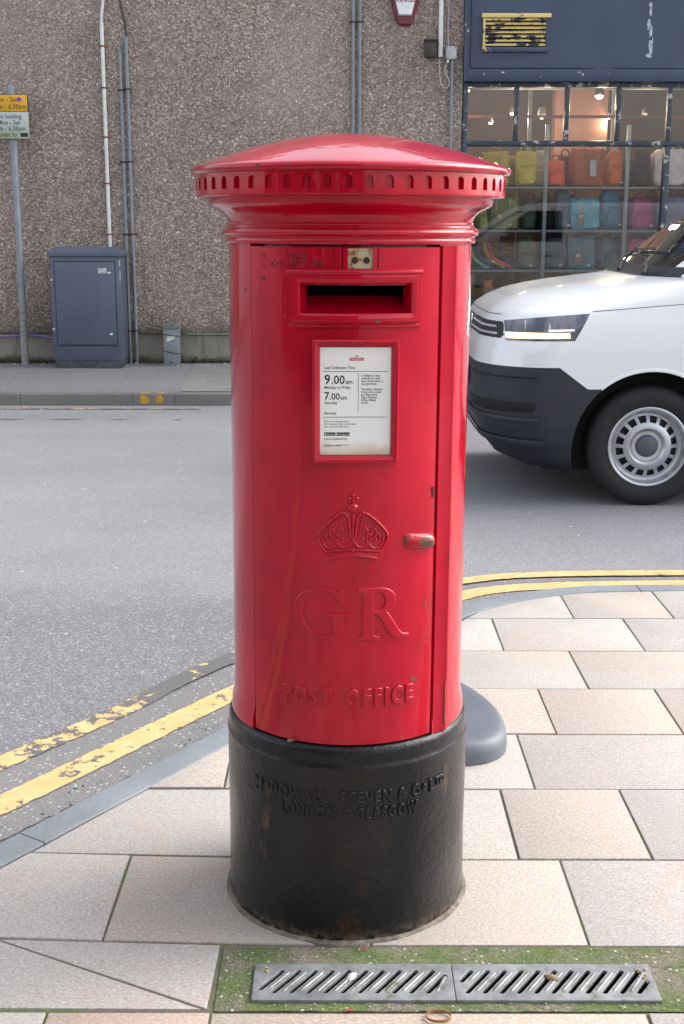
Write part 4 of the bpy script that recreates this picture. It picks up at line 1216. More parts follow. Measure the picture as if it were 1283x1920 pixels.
boxobj('gland', (-.040, -.018, -.05, -.02, -.022, .012), WHITE, t, .003)
bm = B(); tube(bm, [tuple(p) for p in catmull([(.938, W - .02, 3.03), (.938, W - .03, 2.92), (.945, W - .04, 2.80), (.975, W - .04, 2.735), (1.02, W - .04, 2.74), (1.032, W - .04, 2.79), (1.000, W - .04, 2.86), (.985, W - .035, 2.92), (1.015, W - .035, 2.975)], 8)], .0055, 8)
tag(obj('looped_cable', bm, simple("pale_cable", (.40, .38, .36), .5)), 'thin pale cable hanging in a loop under the junction box', 'cable')
bm = B(); tube(bm, [(1.018, W - .02, 3.11), (1.012, W - .02, 3.3), (1.018, W - .02, 3.6), (1.02, W - .02, 5)], .006, 8)
tag(obj('thin_cable', bm, simple("pale_cable2", (.34, .32, .33), .5)), 'thin pale cable rising from the junction box beside the white trunking', 'cable')
t = thing('bulkhead_box', 'dirty dark brown wall box left of the white trunking', 'wall box', (.838, W, 3.0))
DB = simple("grimy_brown", (.055, .045, .038), .85, var=.4, vs=14)
boxobj('case', (-.05, .062, -.11, 0, .01, .155), DB, t, .01); boxobj('lid', (-.058, .07, -.125, -.0, .156, .178), DB, t, .006)
# alarm sign
t = thing('alarm_box', 'white and maroon shield shaped alarm box lettered KINGS', 'alarm box', (.592, W, 3.31))
MAR = simple("maroon_plastic", (.13, .012, .03), .35, bs=30)
def shield(hw, z0, z1, y0, y1, bot=.45):
    P = catmull([(-hw * bot, z0, 0), (-hw * .72, z0 + .10, 0), (-hw * .95, z0 + .22, 0), (-hw, z0 + .36, 0), (-hw * .75, z1 - .04, 0), (0, z1, 0), (hw * .75, z1 - .04, 0), (hw, z0 + .36, 0), (hw * .95, z0 + .22, 0), (hw * .72, z0 + .10, 0), (hw * bot, z0, 0)], 6)
    bm = B(); A_ = [bm.verts.new((p.x, y1, p.y)) for p in P]; M1 = [bm.verts.new((p.x, y0 + .012, p.y)) for p in P]
    Cc = Vector((0, (z0 + z1) / 2))
    F = [bm.verts.new((p.x * .93, y0, Cc.y + (p.y - Cc.y) * .96)) for p in P]
    for r0, r1 in ((A_, M1), (M1, F)):
        for k in range(len(P)):
            q = (k + 1) % len(P); bm.faces.new((r0[k], r0[q], r1[q], r1[k]))
    bm.faces.new(F); return bm
obj('back_shell', shield(.142, 0, .62, -.05, 0, .42), MAR, t)
obj('front_shell', shield(.122, .085, .60, -.075, -.045, .50), simple("white_alarm_plastic", (.72, .74, .74), .35, bs=30), t)
bm = text_bm("KINGS", .058, .001, 0, .0008, sx=1.15); merge(b2 := B(), bm, Matrix.Translation((0, -.077, .205)) @ UPRIGHT)
obj('lettering', b2, simple("maroon_print", (.25, .02, .09), .5, bd=0), t, 0, recalc=False)
bm = B(); box(bm, -.09, .09, -.077, -.0755, .30, .306); obj('rule', bm, simple("maroon_print_b", (.25, .02, .09), .5, bd=0), t)

# sign pole ------------------------------------------------------------
t = thing('sign_pole', 'grey pole carrying a yellow and white parking restriction plate', 'sign pole', (-3.235, 10.30, .02))
bm = B(); tube(bm, [(0, 0, 0), (0, 0, 1.2), (0, 0, 2.700)], .036, 18); bmesh.ops.create_uvsphere(bm, u_segments=18, v_segments=8, radius=.036, matrix=Matrix.Translation((0, 0, 2.700)) @ Matrix.Diagonal((1, 1, .4, 1)))
obj('pole', bm, GALV, t, 40)
bm = B(); tube(bm, [(0, 0, 0), (0, 0, .62)], .0372, 18, cap=False); obj('weathered_sleeve', bm, simple("lichened_grey", (.25, .245, .23), .8, var=.4, vs=25), t)
YS = simple("sign_yellow", (.62, .33, .012), .5, var=.12)
def algae():
    k = M("sign_white_algae", .55, (.5, .52, .5))
    z = k.sep()
    f = k.ramp(k.math('ADD', k.math('MULTIPLY', z[2], 2.6), k.math('MULTIPLY', k.noise(9, 5, .6), .7)), [(.15, .85), (.75, .12)])
    k.color(k.mix(f, (.44, .48, .50), (.24, .30, .06))); return k.m
yp = boxobj('yellow_plate', (-.165, .165, -.052, -.044, 2.470, 2.625), YS, t, .002)
SIB = simple("sign_ink_brown", (.08, .05, .02), .6, bd=0); SIG = simple("sign_ink_grey", (.05, .055, .04), .6, bd=0)
for s_, x, z in (("Mon - Sat", -.045, 2.560), ("8am - 6.30pm", -.01, 2.495)): line_obj('sign_text', s_, .064, x, -.0530, z, .0006, SIB, yp, .82, 'CENTER', .0004, 1.1)
bm = poly_bm([arc(0, 0, .022, .022, 0, 345, 22)], .0006, 0); merge(b2 := B(), bm, Matrix.Translation((.088, -.0532, 2.582)) @ UPRIGHT)
obj('purple_dot', b2, simple("purple_dot", (.14, .07, .36), .5, bd=0), yp, 0, recalc=False)
wp = boxobj('white_plate', (-.172, .172, -.052, -.044, 0, .250), algae(), t, .002); wp.location = (0, 0, 2.215)
for s_, z in (("No loading", .190), ("Mon - Sat", .133), ("8am - 6.30pm", .076), ("except by", .022)):
    line_obj('sign_text', s_, .062, -.02 if s_[0] in '8NM' else -.055, -.0530, z, .0006, SIG, wp, .80, 'CENTER', .0004, 1.1)
boxobj('black_patch', (.085, .158, -.0536, -.0522, .018, .055), INK, wp, 0)
boxobj('backing', (-.176, .176, -.044, -.038, 2.208, 2.632), simple("sign_edge_dark", (.03, .03, .03), .6), t, .002)

# cabinet --------------------------------------------------------------
t = thing('street_cabinet', 'large blue grey street cabinet with a locked door against the wall', 'cabinet', (-2.535, 10.0, .02), radians(-1.0))
boxobj('body', (-.338, .338, 0, .38, .085, 1.10), CAB, t, .005)
boxobj('plinth', (-.330, .330, .006, .375, -.02, .085), simple("cabinet_plinth", (.055, .06, .068), .8, var=.4, vs=15), t, .003)
bm = B()
rows = []
for (ix, y0_, y1_, z) in ((-.360, -.020, .40, 1.10), (-.360, -.020, .40, 1.128), (-.285, .085, .32, 1.185)):
    rows.append([bm.verts.new(p) for p in ((ix, y0_, z), (-ix, y0_, z), (-ix, y1_, z), (ix, y1_, z))])
for r0, r1 in zip(rows[:-1], rows[1:]):
    for k in range(4): bm.faces.new((r0[k], r0[(k + 1) % 4], r1[(k + 1) % 4], r1[k]))
bm.faces.new(rows[0][::-1]); bm.faces.new(rows[-1])
obj('roof', bm, CAB, t, 20)
boxobj('door_gap', (-.298, .304, -.0015, .01, .232, 1.052), CABD, t, 0)
dr = boxobj('door', (-.291, .297, -.012, -.001, .240, 1.044), CAB, t, .003)
for z in (.34, .935):
    bm = B(); lathe(bm, [(0, -.012), (.008, -.012), (.015, -.008), (.015, 0)], 16, axis='Y', center=(.245, -.012, z)); obj('lock', bm, CHROME, dr)
boxobj('label_remnant', (.135, .22, -.0132, -.0115, .935, .985), simple("sticker_grey", (.42, .43, .43), .6, var=.5, vs=30), dr, 0)
boxobj('bottom_seam', (-.33, .33, -.0012, .01, .222, .226), CABD, t, 0)
TAPE = simple("tape_white", (.42, .45, .46), .6)
for z0_, z1_ in ((1.00, 1.06), (.86, .96)): boxobj('tape_scrap', (.3375, .3395, .03, .07, z0_, z1_), TAPE, t, 0)
for z0_ in (.38, .86): boxobj('tape_scrap', (-.3395, -.315, -.002, .01, z0_, z0_ + .022), TAPE, t, 0)
# lilac duct at the wall foot
bm = B(); tube(bm, [tuple(p) for p in catmull([(-6.0, W - .03, .30), (-3.6, W - .03, .305), (-3.2, W - .03, .315), (-3.0, W - .03, .29), (-2.86, W - .04, .24), (-2.7, W - .06, .17)], 8)], .012, 8)
tag(obj('purple_duct', bm, PURPLE), 'thin purple duct running along the plinth behind the sign pole', 'duct')
# small stub cabinet
t = thing('service_bollard', 'short grey metal service post with a torn sticker at the wall', 'service post', (-1.735, 10.22, .02))
GB = simple("grey_sheet_metal", (.20, .215, .235), .5, var=.25, vs=10)
boxobj('body', (-.078, .078, 0, .13, 0, .395), GB, t, .004)
boxobj('cap', (-.084, .084, -.010, .14, .375, .43), simple("mossy_grey_metal", (.15, .165, .15), .7, var=.4, vs=16), t, .004)
bm = B(); P = [(-.052, .245), (.035, .275), (.040, .315), (-.010, .312), (-.045, .290)]
bm.faces.new([bm.verts.new((x, -.0015, z)) for x, z in P]); obj('sticker', bm, simple("sticker_white", (.55, .58, .5), .6, var=.5, vs=40), t, 0)
for a_, b_, c_ in ((.325, .312, .305), (.16, .14, .125)):
    bm = B(); tube(bm, [(-.09, -.004, a_), (0, -.004, b_), (.09, -.004, c_)], .004, 6); obj('strap', bm, DGREY, t)
bm = B(); lathe(bm, [(0, -.003), (.008, -.003), (.008, 0)], 12, axis='Y', center=(-.005, 0, .04)); obj('bolt', bm, HOLE, t)

# =================================================================== SHOP
SY = W - .04
shop = thing('shopfront', 'navy painted shopfront with glazing bars and peeling paint', 'shopfront', (0, 0, 0))
SX0, SX1 = 1.172, 7.4
bm = B()
box(bm, SX0 + .05, SX1, SY + .01, SY + .30, 2.905, 7.5); obj('fascia_board', bm, NAVY, shop, 0)
bm = B()
box(bm, SX0, SX0 + .022, SY - .035, SY + .2, 2.79, 7.5); box(bm, SX0 + .024, SX0 + .050, SY - .015, SY + .2, 2.905, 7.5); box(bm, SX0 + .060, SX0 + .075, SY - .004, SY + .05, 2.93, 7.5, .003)
box(bm, SX0 + .076, SX1, SY - .004, SY + .05, 2.912, 2.930, .004)
obj('moulding', bm, NAVYR, shop)
boxobj('bottom_rail', (SX0 + .023, SX1, SY - .03, SY + .25, 2.790, 2.903), NAVYR, shop, .004)
boxobj('jamb', (SX0 + .005, SX0 + .055, SY + .03, SY + .12, .67, 2.789), NAVYW, shop, .004)
boxobj('transom', (SX0 + .056, SX1, SY + .035, SY + .11, 2.183, 2.238), NAVYW, shop, .012)
boxobj('head_rail', (SX0 + .056, SX1, SY + .045, SY + .10, 2.745, 2.788), NAVYW, shop, .004)
for x in (3.215, 5.3, 7.36): boxobj('mullion', (x - .030, x + .030, SY + .025, SY + .12, .67, 2.182), NAVYW, shop, .008)
for x in (1.705, 2.205, 2.712, 3.215, 3.72, 4.22, 4.73, 5.3, 5.8, 6.3, 6.8): boxobj('glazing_bar', (x - .024, x + .024, SY + .038, SY + .105, 2.239, 2.744), NAVYW, shop, .008)
bm = B(); box(bm, SX0 + .01, SX1, SY + .0, SY + .16, .61, .668, .008); obj('sill', bm, NAVYR, shop)
boxobj('stall_riser', (SX0 + .01, SX1, SY + .04, SY + .3, -.02, .608), NAVY, shop)
bm = B(); q4((SX0 + .05, SY + .075, .67), (SX1, SY + .075, .67), (SX1, SY + .075, 2.2), (SX0 + .05, SY + .075, 2.2))
obj('display_pane', bm, GLASS, shop, 0)
xs = [SX0 + .05, 1.705, 2.205, 2.712, 3.215, 3.72, 4.22, 4.73, 5.3, 5.8, 6.3, 6.8, SX1]
for i in range(len(xs) - 1):
    bm = B(); tw = random.uniform(-.004, .004)
    q4((xs[i], SY + .073 + tw, 2.22), (xs[i + 1], SY + .073 - tw, 2.22), (xs[i + 1], SY + .075 - tw, 2.76), (xs[i], SY + .075 + tw, 2.76)); obj('upper_pane', bm, GLASS, shop, 0)
# white drip of old filler on the fascia
bm = B()
for x, z, sx, sz in ((2.968, 3.50, .016, .022), (2.972, 3.44, .012, .045), (2.960, 3.33, .018, .04), (2.985, 3.24, .014, .07), (2.990, 3.13, .020, .085), (2.975, 3.035, .028, .022), (2.955, 3.28, .010, .01)):
    P = [bm.verts.new((x + sx * cos(t_) * (1 + .25 * sin(3 * t_ + x * 50)), SY + .008, z + sz * sin(t_))) for t_ in [2 * pi * i / 14 for i in range(14)]]
    bm.faces.new(P)
obj('filler_streak', bm, simple("old_filler", (.36, .42, .46), .7, var=.3, vs=30), shop, 0)
# louvred vent
v = bpy.data.objects.new('louvre_vent', None)
bm = B()
box(bm, 1.365, 1.965, SY - .004, SY + .012, 3.080, 3.375); vb = obj('louvre_vent', bm, simple("vent_dark", (.010, .010, .022), .6), shop, 0)
bm = B()
for i in range(7):
    z = 3.118 + i * .0385
    g_ = [bm.verts.new(p) for p in ((1.372, SY - .030, z), (1.955, SY - .030, z), (1.955, SY - .004, z + .028), (1.372, SY - .004, z + .028), (1.372, SY - .030, z + .010), (1.955, SY - .030, z + .010))]
    bm.faces.new((g_[0], g_[1], g_[5], g_[4])); bm.faces.new((g_[4], g_[5], g_[2], g_[3]))
obj('slat', bm, VENTY, vb, 0)
bm = B(); box(bm, 1.335, 2.005, SY - .034, SY + .01, 3.376, 3.415, .003); box(bm, 1.350, 1.371, SY - .026, SY + .01, 3.10, 3.375, .002)
obj('top_frame', bm, navy("vent_yellow_frame", .40, (.66, .51, .20), False), vb)
bm = B(); box(bm, 1.345, 1.985, SY - .028, SY + .01, 3.062, 3.108, .004); box(bm, 1.957, 1.972, SY - .026, SY + .01, 3.10, 3.375, .002)
obj('bottom_frame', bm, VENTB, vb)

# interior of the shop
inn = thing('shop_room', 'dim warm shop interior behind the glass', 'room', (0, 0, 0))
WARM = simple("warm_plaster", (.125, .085, .07), .9, var=.2, vs=1.5)
YB = W + 3.4
bm = B(); q4((SX0, YB, 0), (SX1, YB, 0), (SX1, YB, 3.3), (SX0, YB, 3.3)); q4((SX0, W, 0), (SX0, YB, 0), (SX0, YB, 3.3), (SX0, W, 3.3)); q4((SX1, W, 0), (SX1, YB, 0), (SX1, YB, 3.3), (SX1, W, 3.3))
obj('inner_walls', bm, WARM, inn, 0)
bm = B(); q4((SX0, W, .1), (SX1, W, .1), (SX1, YB, .1), (SX0, YB, .1)); obj('floor_boards', bm, simple("floor_brown", (.12, .07, .04), .5), inn, 0)
bm = B(); q4((SX0, W, 3.3), (SX1, W, 3.3), (SX1, YB, 3.3), (SX0, YB, 3.3))
obj('ceiling', bm, simple("ceiling_dark", (.10, .07, .06), .8), inn, 0)
BEAM = simple("beam_grey", (.075, .075, .085), .7)
for y, a_, b_ in ((W + .9, 3.02, 3.3), (W + 1.9, 3.02, 3.3), (W + 1.3, 2.86, 2.98)): boxobj('beam', (SX0, SX1, y, y + .12, a_, b_), BEAM, inn, 0)
boxobj('pipe_run', (SX0, SX1, W + .62, W + .65, 2.50, 2.53), simple("copper_red", (.30, .10, .05), .5), inn, 0)
bm = B(); box(bm, 2.45, 3.05, W + 2.2, W + 2.5, 0, 3.3); obj('inner_pier', bm, simple("terracotta_plaster", (.15, .080, .065), .8), inn, 0)
boxobj('inner_post', (2.98, 3.06, W + 1.6, W + 1.66, 0, 3.2), GREYPIPE, inn, 0); boxobj('inner_post', (2.05, 2.09, W + 1.6, W + 1.64, 0, 3.1), GREYPIPE, inn, 0)
# hooks board / wooden slats behind bags
bm = B()
for i in range(16): box(bm, 1.25 + i * .30, 1.53 + i * .30, W + .78, W + .80, .7, 2.10, .002)
obj('slat_board', bm, simple("pale_ply", (.26, .16, .09), .7, var=.25, vs=3), inn)

# display shelving
shf = thing('display_shelving', 'glass and metal display shelving full of bags behind the window', 'shelving', (0, 0, 0))
UP = simple("pale_grey_upright", (.26, .31, .32), .35)
for x in (2.040, 2.860, 3.66, 4.5):
    boxobj('upright', (x - .020, x + .020, W + .14, W + .17, .67, 2.40), UP, shf, .003)
SHELF = simple("shelf_edge_grey", (.23, .27, .29), .3)
for z in (1.800, 1.372, .972, .55):
    boxobj('shelf', (1.24, SX1 - .1, W + .172, W + .66, z - .022, z), SHELF, shf, .003)
# bags -----------------------------------------------------------------
def blob(bm, w_, d_, h_, e=.42, taper=.12, wr=.012, seed=0, z0=0, cx_=0, cy__=0, nu=28, nv=18):
    sg = lambda v, p: math.copysign(abs(v) ** p, v)
    rows = []
    for j in range(nv + 1):
        ph = -pi / 2 + pi * j / nv; row = []
        for i in range(nu):
            th_ = 2 * pi * i / nu
            x = sg(cos(ph), e) * sg(cos(th_), e) * w_ / 2; y = sg(cos(ph), e) * sg(sin(th_), e) * d_ / 2; z = sg(sin(ph), e) * h_ / 2
            k_ = 1 - taper * (z / h_ + .5)
            p = Vector((x * k_, y * k_, z))
            nn = mnoise.noise(p * 14 + Vector((seed, 0, 0))) + .5 * mnoise.noise(p * 30 + Vector((seed, 4, 0)))
            p += p.normalized() * nn * wr
            row.append(bm.verts.new((p.x + cx_, p.y + cy__, p.z + h_ / 2 + z0)))
        rows.append(row)
    for r0, r1 in zip(rows[:-1], rows[1:]):
        for i in range(nu):
            q = (i + 1) % nu; bm.faces.new((r0[i], r0[q], r1[q], r1[i]))
    bmesh.ops.remove_doubles(bm, verts=bm.verts, dist=.0001)
GRPB = 'bags on the shop display shelves'
bagmats = {}
def bagmat(col):
    col = tuple(min(.8, c * 1.55) for c in col)
    if col not in bagmats: bagmats[col] = simple("bag_cloth_%d" % len(bagmats), col, .8, var=.25, vs=9, bs=240, bd=.001)
    return bagmats[col]
def bag(x0, x1, z, h_, col, label, kind='backpack', tagc=None, y=W + .36, logo=True, d_=.17):
    w_ = x1 - x0
    t = thing(kind, label, kind.replace('_', ' '), ((x0 + x1) / 2, y, z), random.uniform(-.38, .38), GRPB)
    t.rotation_euler.y = random.uniform(-.05, .05)
    m_ = bagmat(col); dk = bagmat(tuple(c * .6 for c in col))
    bm = B(); blob(bm, w_, d_, h_, .40 if kind != 'roll_top_bag' else .32, random.uniform(.02, .22) if kind == 'backpack' else random.uniform(-.10, .05), .020, random.random() * 50)
    obj('bag_body', bm, m_, t, 60)
    if kind == 'backpack':
        bm = B(); blob(bm, w_ * .74, .07, h_ * .42, .45, .08, .008, random.random() * 50, h_ * .07, 0, -d_ / 2); obj('front_pocket', bm, m_, t, 60)
        bm = B(); tube(bm, [(-w_ * .42, -d_ * .42, h_ * .60), (0, -d_ * .56, h_ * .55), (w_ * .42, -d_ * .42, h_ * .60)], .0045, 6); obj('zip', bm, dk, t)
    elif kind == 'roll_top_bag':
        bm = B(); tube(bm, [(-w_ * .50, 0, h_ * .97), (0, -.01, h_ * .985), (w_ * .50, 0, h_ * .97)], .024, 10, flat=.7); obj('rolled_top', bm, m_, t, 60)
        bm = B()
        for sx in (-.24, .24): tube(bm, [(w_ * sx, -d_ * .45, h_ * .98), (w_ * sx, -d_ * .55, h_ * .82), (w_ * sx, -d_ * .53, h_ * .62)], .009, 6, flat=.4)
        obj('buckle_strap', bm, bagmat((.30, .24, .18)), t)
    bm = B(); tube(bm, [tuple(p) for p in catmull([(-.045, 0, h_ * .96), (-.04, 0, h_ + .035), (0, 0, h_ + .055), (.04, 0, h_ + .035), (.045, 0, h_ * .96)], 4)], .008, 6); obj('handle', bm, dk, t)
    if tagc:
        bm = B(); box(bm, -.030 + tagc, .030 + tagc, -d_ / 2 - .050, -d_ / 2 - .047, h_ * .18, h_ * .18 + .115, .001); tg = obj('swing_tag', bm, CARD, t)
        bm = B(); box(bm, -.022 + tagc, .022 + tagc, -d_ / 2 - .0515, -d_ / 2 - .0502, h_ * .18 + .07, h_ * .18 + .098); obj('tag_print', bm, INKW, tg)
    if logo:
        bm = B(); box(bm, w_ * .22, w_ * .22 + .030, -d_ / 2 - .040, -d_ / 2 - .0385, h_ * .10, h_ * .10 + .018); obj('logo_patch', bm, INKW, t)
    return t
# top shelf
bag(1.43, 1.70, 1.802, .34, (.34, .24, .03), 'mustard yellow bag at the left end of the top shelf', 'roll_top_bag', logo=False)
bag(1.76, 1.98, 1.802, .36, (.38, .30, .04), 'brighter yellow backpack on the top shelf left of the first upright')
bag(2.08, 2.27, 1.802, .26, (.48, .07, .03), 'red orange backpack right of the first upright on the top shelf', logo=False)
tt = bag(2.32, 2.66, 1.802, .38, (.25, .055, .02), 'large rust brown bag with a grey tag on the top shelf', 'roll_top_bag', logo=False)
bm = B(); box(bm, -.015, .055, -.125, -.121, .10, .27, .012); obj('grey_tag', bm, simple("grey_tag", (.42, .45, .5), .6, var=.2), tt)
bag(2.67, 2.84, 1.802, .36, (.42, .10, .015), 'bright orange backpack beside the rust brown bag')
bag(2.97, 3.14, 1.802, .38, (.035, .012, .018), 'dark maroon backpack on the top shelf right of the second upright', logo=False)
bag(3.17, 3.50, 1.802, .37, (.48, .43, .46), 'pale lilac tote bag on the top shelf', 'tote_bag', logo=False)
bag(3.60, 3.85, 1.802, .34, (.30, .10, .15), 'dusty pink backpack right of the pale lilac tote')
bag(4.0, 4.3, 1.802, .34, (.06, .10, .20), 'navy backpack at the far right of the top shelf')
# middle shelf
bag(1.36, 1.48, 1.374, .27, (.20, .23, .06), 'narrow lime green bag at the left end of the middle shelf', logo=False)
bag(1.53, 1.82, 1.374, .31, (.165, .17, .065), 'olive green roll top bag with a brown tag on the middle shelf', 'roll_top_bag', tagc=-.03)
bag(1.83, 1.99, 1.374, .31, (.035, .048, .035), 'dark bottle green backpack beside the olive bag', logo=False)
bag(2.00, 2.14, 1.374, .32, (.008, .008, .012), 'black backpack at the first upright on the middle shelf', logo=False)
bag(2.15, 2.32, 1.374, .40, (.065, .080, .12), 'slate blue grey backpack on the middle shelf')
bag(2.335, 2.63, 1.374, .31, (.07, .27, .34), 'turquoise roll top bag with a brown tag on the middle shelf', 'roll_top_bag', tagc=-.07)
bag(2.64, 2.84, 1.374, .40, (.045, .13, .20), 'tall petrol blue backpack next to the turquoise bag')
bag(2.93, 3.19, 1.374, .32, (.30, .025, .13), 'magenta backpack on the middle shelf', tagc=None)
bag(3.24, 3.56, 1.374, .33, (.14, .14, .22), 'violet grey tote bag right of the magenta backpack', 'tote_bag', logo=False)
bag(3.7, 4.0, 1.374, .33, (.16, .18, .30), 'pale blue backpack at the right of the middle shelf')
# lower shelf
bag(1.80, 2.03, .974, .30, (.115, .12, .085), 'small khaki daypack standing on the lower shelf')
bag(2.08, 2.33, .974, .33, (.045, .055, .08), 'dark slate backpack on the lower shelf')
bag(2.34, 2.62, .974, .33, (.06, .14, .16), 'teal roll top bag with a brown tag on the lower shelf', 'roll_top_bag', tagc=-.03)
bag(2.63, 2.84, .974, .33, (.06, .095, .11), 'grey teal backpack on the lower shelf', logo=False)
bag(2.93, 3.16, .974, .31, (.38, .05, .14), 'hot pink backpack on the lower shelf', logo=False)
bag(3.24, 3.52, .974, .31, (.18, .03, .10), 'dark pink backpack right of the hot pink one')
bag(3.7, 4.0, .974, .31, (.05, .12, .10), 'dark teal backpack at the right of the lower shelf')
for x0, x1, z, h_, col, lab in ((1.62, 1.86, 1.802, .31, (.20, .16, .04), 'ochre bag half hidden between the two yellow bags'), (1.95, 2.12, 1.802, .37, (.30, .26, .20), 'beige bag behind the first upright on the top shelf'),
        (2.22, 2.40, 1.802, .33, (.10, .02, .02), 'dark red bag behind the red orange one'), (2.80, 3.02, 1.802, .30, (.05, .07, .08), 'charcoal bag behind the second upright on the top shelf'), (3.08, 3.26, 1.802, .33, (.22, .06, .10), 'plum bag behind the dark maroon one'),
        (1.44, 1.60, 1.374, .35, (.08, .09, .05), 'moss coloured bag behind the lime green one'), (1.92, 2.08, 1.374, .27, (.10, .10, .12), 'grey bag behind the black backpack'), (2.28, 2.42, 1.374, .36, (.32, .03, .06), 'thin red bag peeking out left of the turquoise one'),
        (2.78, 3.00, 1.374, .35, (.10, .09, .13), 'dim violet bag behind the second upright on the middle shelf'), (3.10, 3.32, 1.374, .34, (.20, .03, .10), 'wine red bag behind the magenta one'),
        (2.24, 2.42, .974, .30, (.45, .08, .07), 'coral red bag peeking between slate and teal bags'), (2.80, 2.98, .974, .27, (.05, .07, .09), 'dim navy bag behind the second upright on the lower shelf')):
    bag(x0, x1, z, h_, col, lab, y=W + .56, logo=False, d_=.13)
# straps and sandals in a heap, lower shelf left
for i, (x, col, lab) in enumerate(((1.30, (.10, .38, .28), 'mint green strap leaning on the lower shelf'), (1.38, (.05, .06, .09), 'dark grey strap leaning beside the mint green one'), (1.46, (.28, .22, .05), 'thin olive yellow strap on the lower shelf'),
                                   (1.50, (.55, .04, .09), 'bright crimson strap lying down across the lower shelf'), (1.62, (.06, .07, .09), 'black strap right of the crimson one'))):
    bm = B(); tube(bm, [tuple(p) for p in catmull([(x, W + .40, 1.24), (x + .02, W + .32, 1.16), (x + .06, W + .27, 1.08), (x + .14 + .02 * i, W + .24, 1.015), (x + .20, W + .23, .992)], 6)], .018, 8, flat=.6)
    tag(obj('strap', bm, bagmat(col), smooth=60), lab, 'strap', 'straps heaped on the lower shelf')
bm = B()
for i in range(26):
    x = random.uniform(1.40, 1.80); z = 1.13 + random.uniform(-.03, .10)
    tube(bm, [(x, W + .50, z), (x + random.uniform(.06, .12), W + .47, z + random.uniform(-.02, .02))], [.016, .004], 6)
tag(obj('wooden_tag_bundle', bm, simple("honey_wood", (.46, .26, .10), .7, var=.3, vs=20), smooth=40), 'heap of honey coloured wooden pegs behind the straps', 'pegs')
for x0, x1, y0, z0, z1, lab in ((1.25, 1.36, .30, .552, .93, 'tall narrow cardboard box at the window corner'), (1.37, 1.58, .42, .552, .78, 'low wide cardboard box beside the tall one')):
    t = thing('cardboard_box', lab, 'box', ((x0 + x1) / 2, W + y0, z0), 0, 'cardboard boxes at the window foot')
    boxobj('carton', (-(x1 - x0) / 2, (x1 - x0) / 2, -.08, .08, 0, z1 - z0), CARD, t); boxobj('tape', (-.02, .02, -.082, -.080, 0, z1 - z0 - .01), simple("parcel_tape", (.42, .30, .16), .3), t, 0)
bag(1.62, 2.05, .552, .24, (.008, .008, .01), 'black holdall lying under the lower shelf', 'tote_bag', logo=False)
bag(1.47, 1.56, .782, .07, (.6, .14, .03), 'tiny orange pouch on the low cardboard box', 'tote_bag', logo=False, y=W + .40, d_=.08)

# ceiling spot lamps, lit
LAMPM = emit("lamp_glow", (1.0, .80, .52), 14)
BIGL = emit("lamp_glow_big", (1.0, .82, .55), 20)
for (x, y, z, r, lab, pw) in ((1.27, 11.0, 2.77, .022, 'small lit spot lamp at the left jamb of the upper window', 2), (1.92, 12.4, 2.66, .030, 'lit spot lamp, lower of the two near the first glazing bar', 14), (2.22, 12.2, 2.62, .038, 'lit spot lamp right of centre in the second upper pane', 14),
                        (2.66, 11.2, 2.74, .040, 'largest brightest lamp high in the third upper pane', 16), (3.05, 12.6, 2.63, .020, 'small lit spot lamp behind the third glazing bar', 5), (3.42, 12.4, 2.64, .030, 'lit spot lamp in the fourth upper pane', 14), (1.66, 12.3, 2.55, .022, 'tiny lit spot lamp beside the first glazing bar', 4)):
    t = thing('spot_lamp', lab, 'spot lamp', (x, y, z), 0, 'lit spot lamps in the shop ceiling')
    bm = B(); bmesh.ops.create_uvsphere(bm, u_segments=16, v_segments=10, radius=r); obj('bulb', bm, BIGL if r > .035 else LAMPM, t, 60)
    bm = B(); lathe(bm, [(r * 1.15, -r * .2), (r * 1.25, r * .6), (r * .8, r * 2.2), (r * .3, r * 2.6), (.0, r * 2.7)], 16); obj('housing', bm, simple("lamp_grey", (.2, .2, .2), .5), t)
    ld = bpy.data.lights.new('lamp_light', 'POINT'); ld.energy = pw * .6; ld.color = (1, .74, .48); ld.shadow_soft_size = r
    lo = bpy.data.objects.new('lamp_light', ld); C.objects.link(lo); lo.parent = t; lo.location = (0, -.03, -r - .05)
# round white ring fitting seen in the first pane
bm = B(); rr_ = [(.14 * cos(a), .10 * sin(a)) for a in [2 * pi * i / 32 for i in range(33)]]
tube(bm, [(1.54 + x, W + 1.0 + y, 2.93 + y * .1) for x, y in rr_], .014, 8); tag(obj('ring_lamp', bm, simple("pale_ring", (.4, .38, .36), .5), smooth=60), 'pale ring shaped ceiling fitting in the first upper pane', 'ceiling lamp')

# =================================================================== VAN
VX, VY, VZ = .735, 5.125, RZ
van = thing('white_van', 'white delivery van with black bumper driving past on the road', 'van', (VX, VY, VZ))
#        z    xf    a    b    w
LV = [(.175, .26, .34, .50, .80), (.235, .14, .36, .50, .865), (.34, .055, .36, .50, .905), (.45, .015, .36, .48, .922), (.60, .0, .36, .46, .927), (.76, .0, .38, .46, .928),
      (.85, .012, .40, .47, .926), (.94, .040, .44, .50, .920), (1.00, .065, .48, .52, .914), (1.045, .095, .55, .54, .906), (1.09, .16, .66, .56, .897), (1.13, .25, .76, .58, .890), (1.160, .37, .78, .60, .882),
      (1.185, .52, .68, .62, .875), (1.202, .66, .56, .64, .869), (1.215, .78, .46, .66, .864), (1.228, .88, .36, .66, .860), (1.245, .93, .30, .45, .856), (1.40, 1.16, .26, .30, .828), (1.55, 1.385, .26, .26, .795), (1.70, 1.62, .28, .24, .755),
      (1.765, 1.75, .34, .28, .725), (1.80, 1.92, .45, .40, .66), (1.815, 2.15, .50, .45, .52)]
XR = 4.35
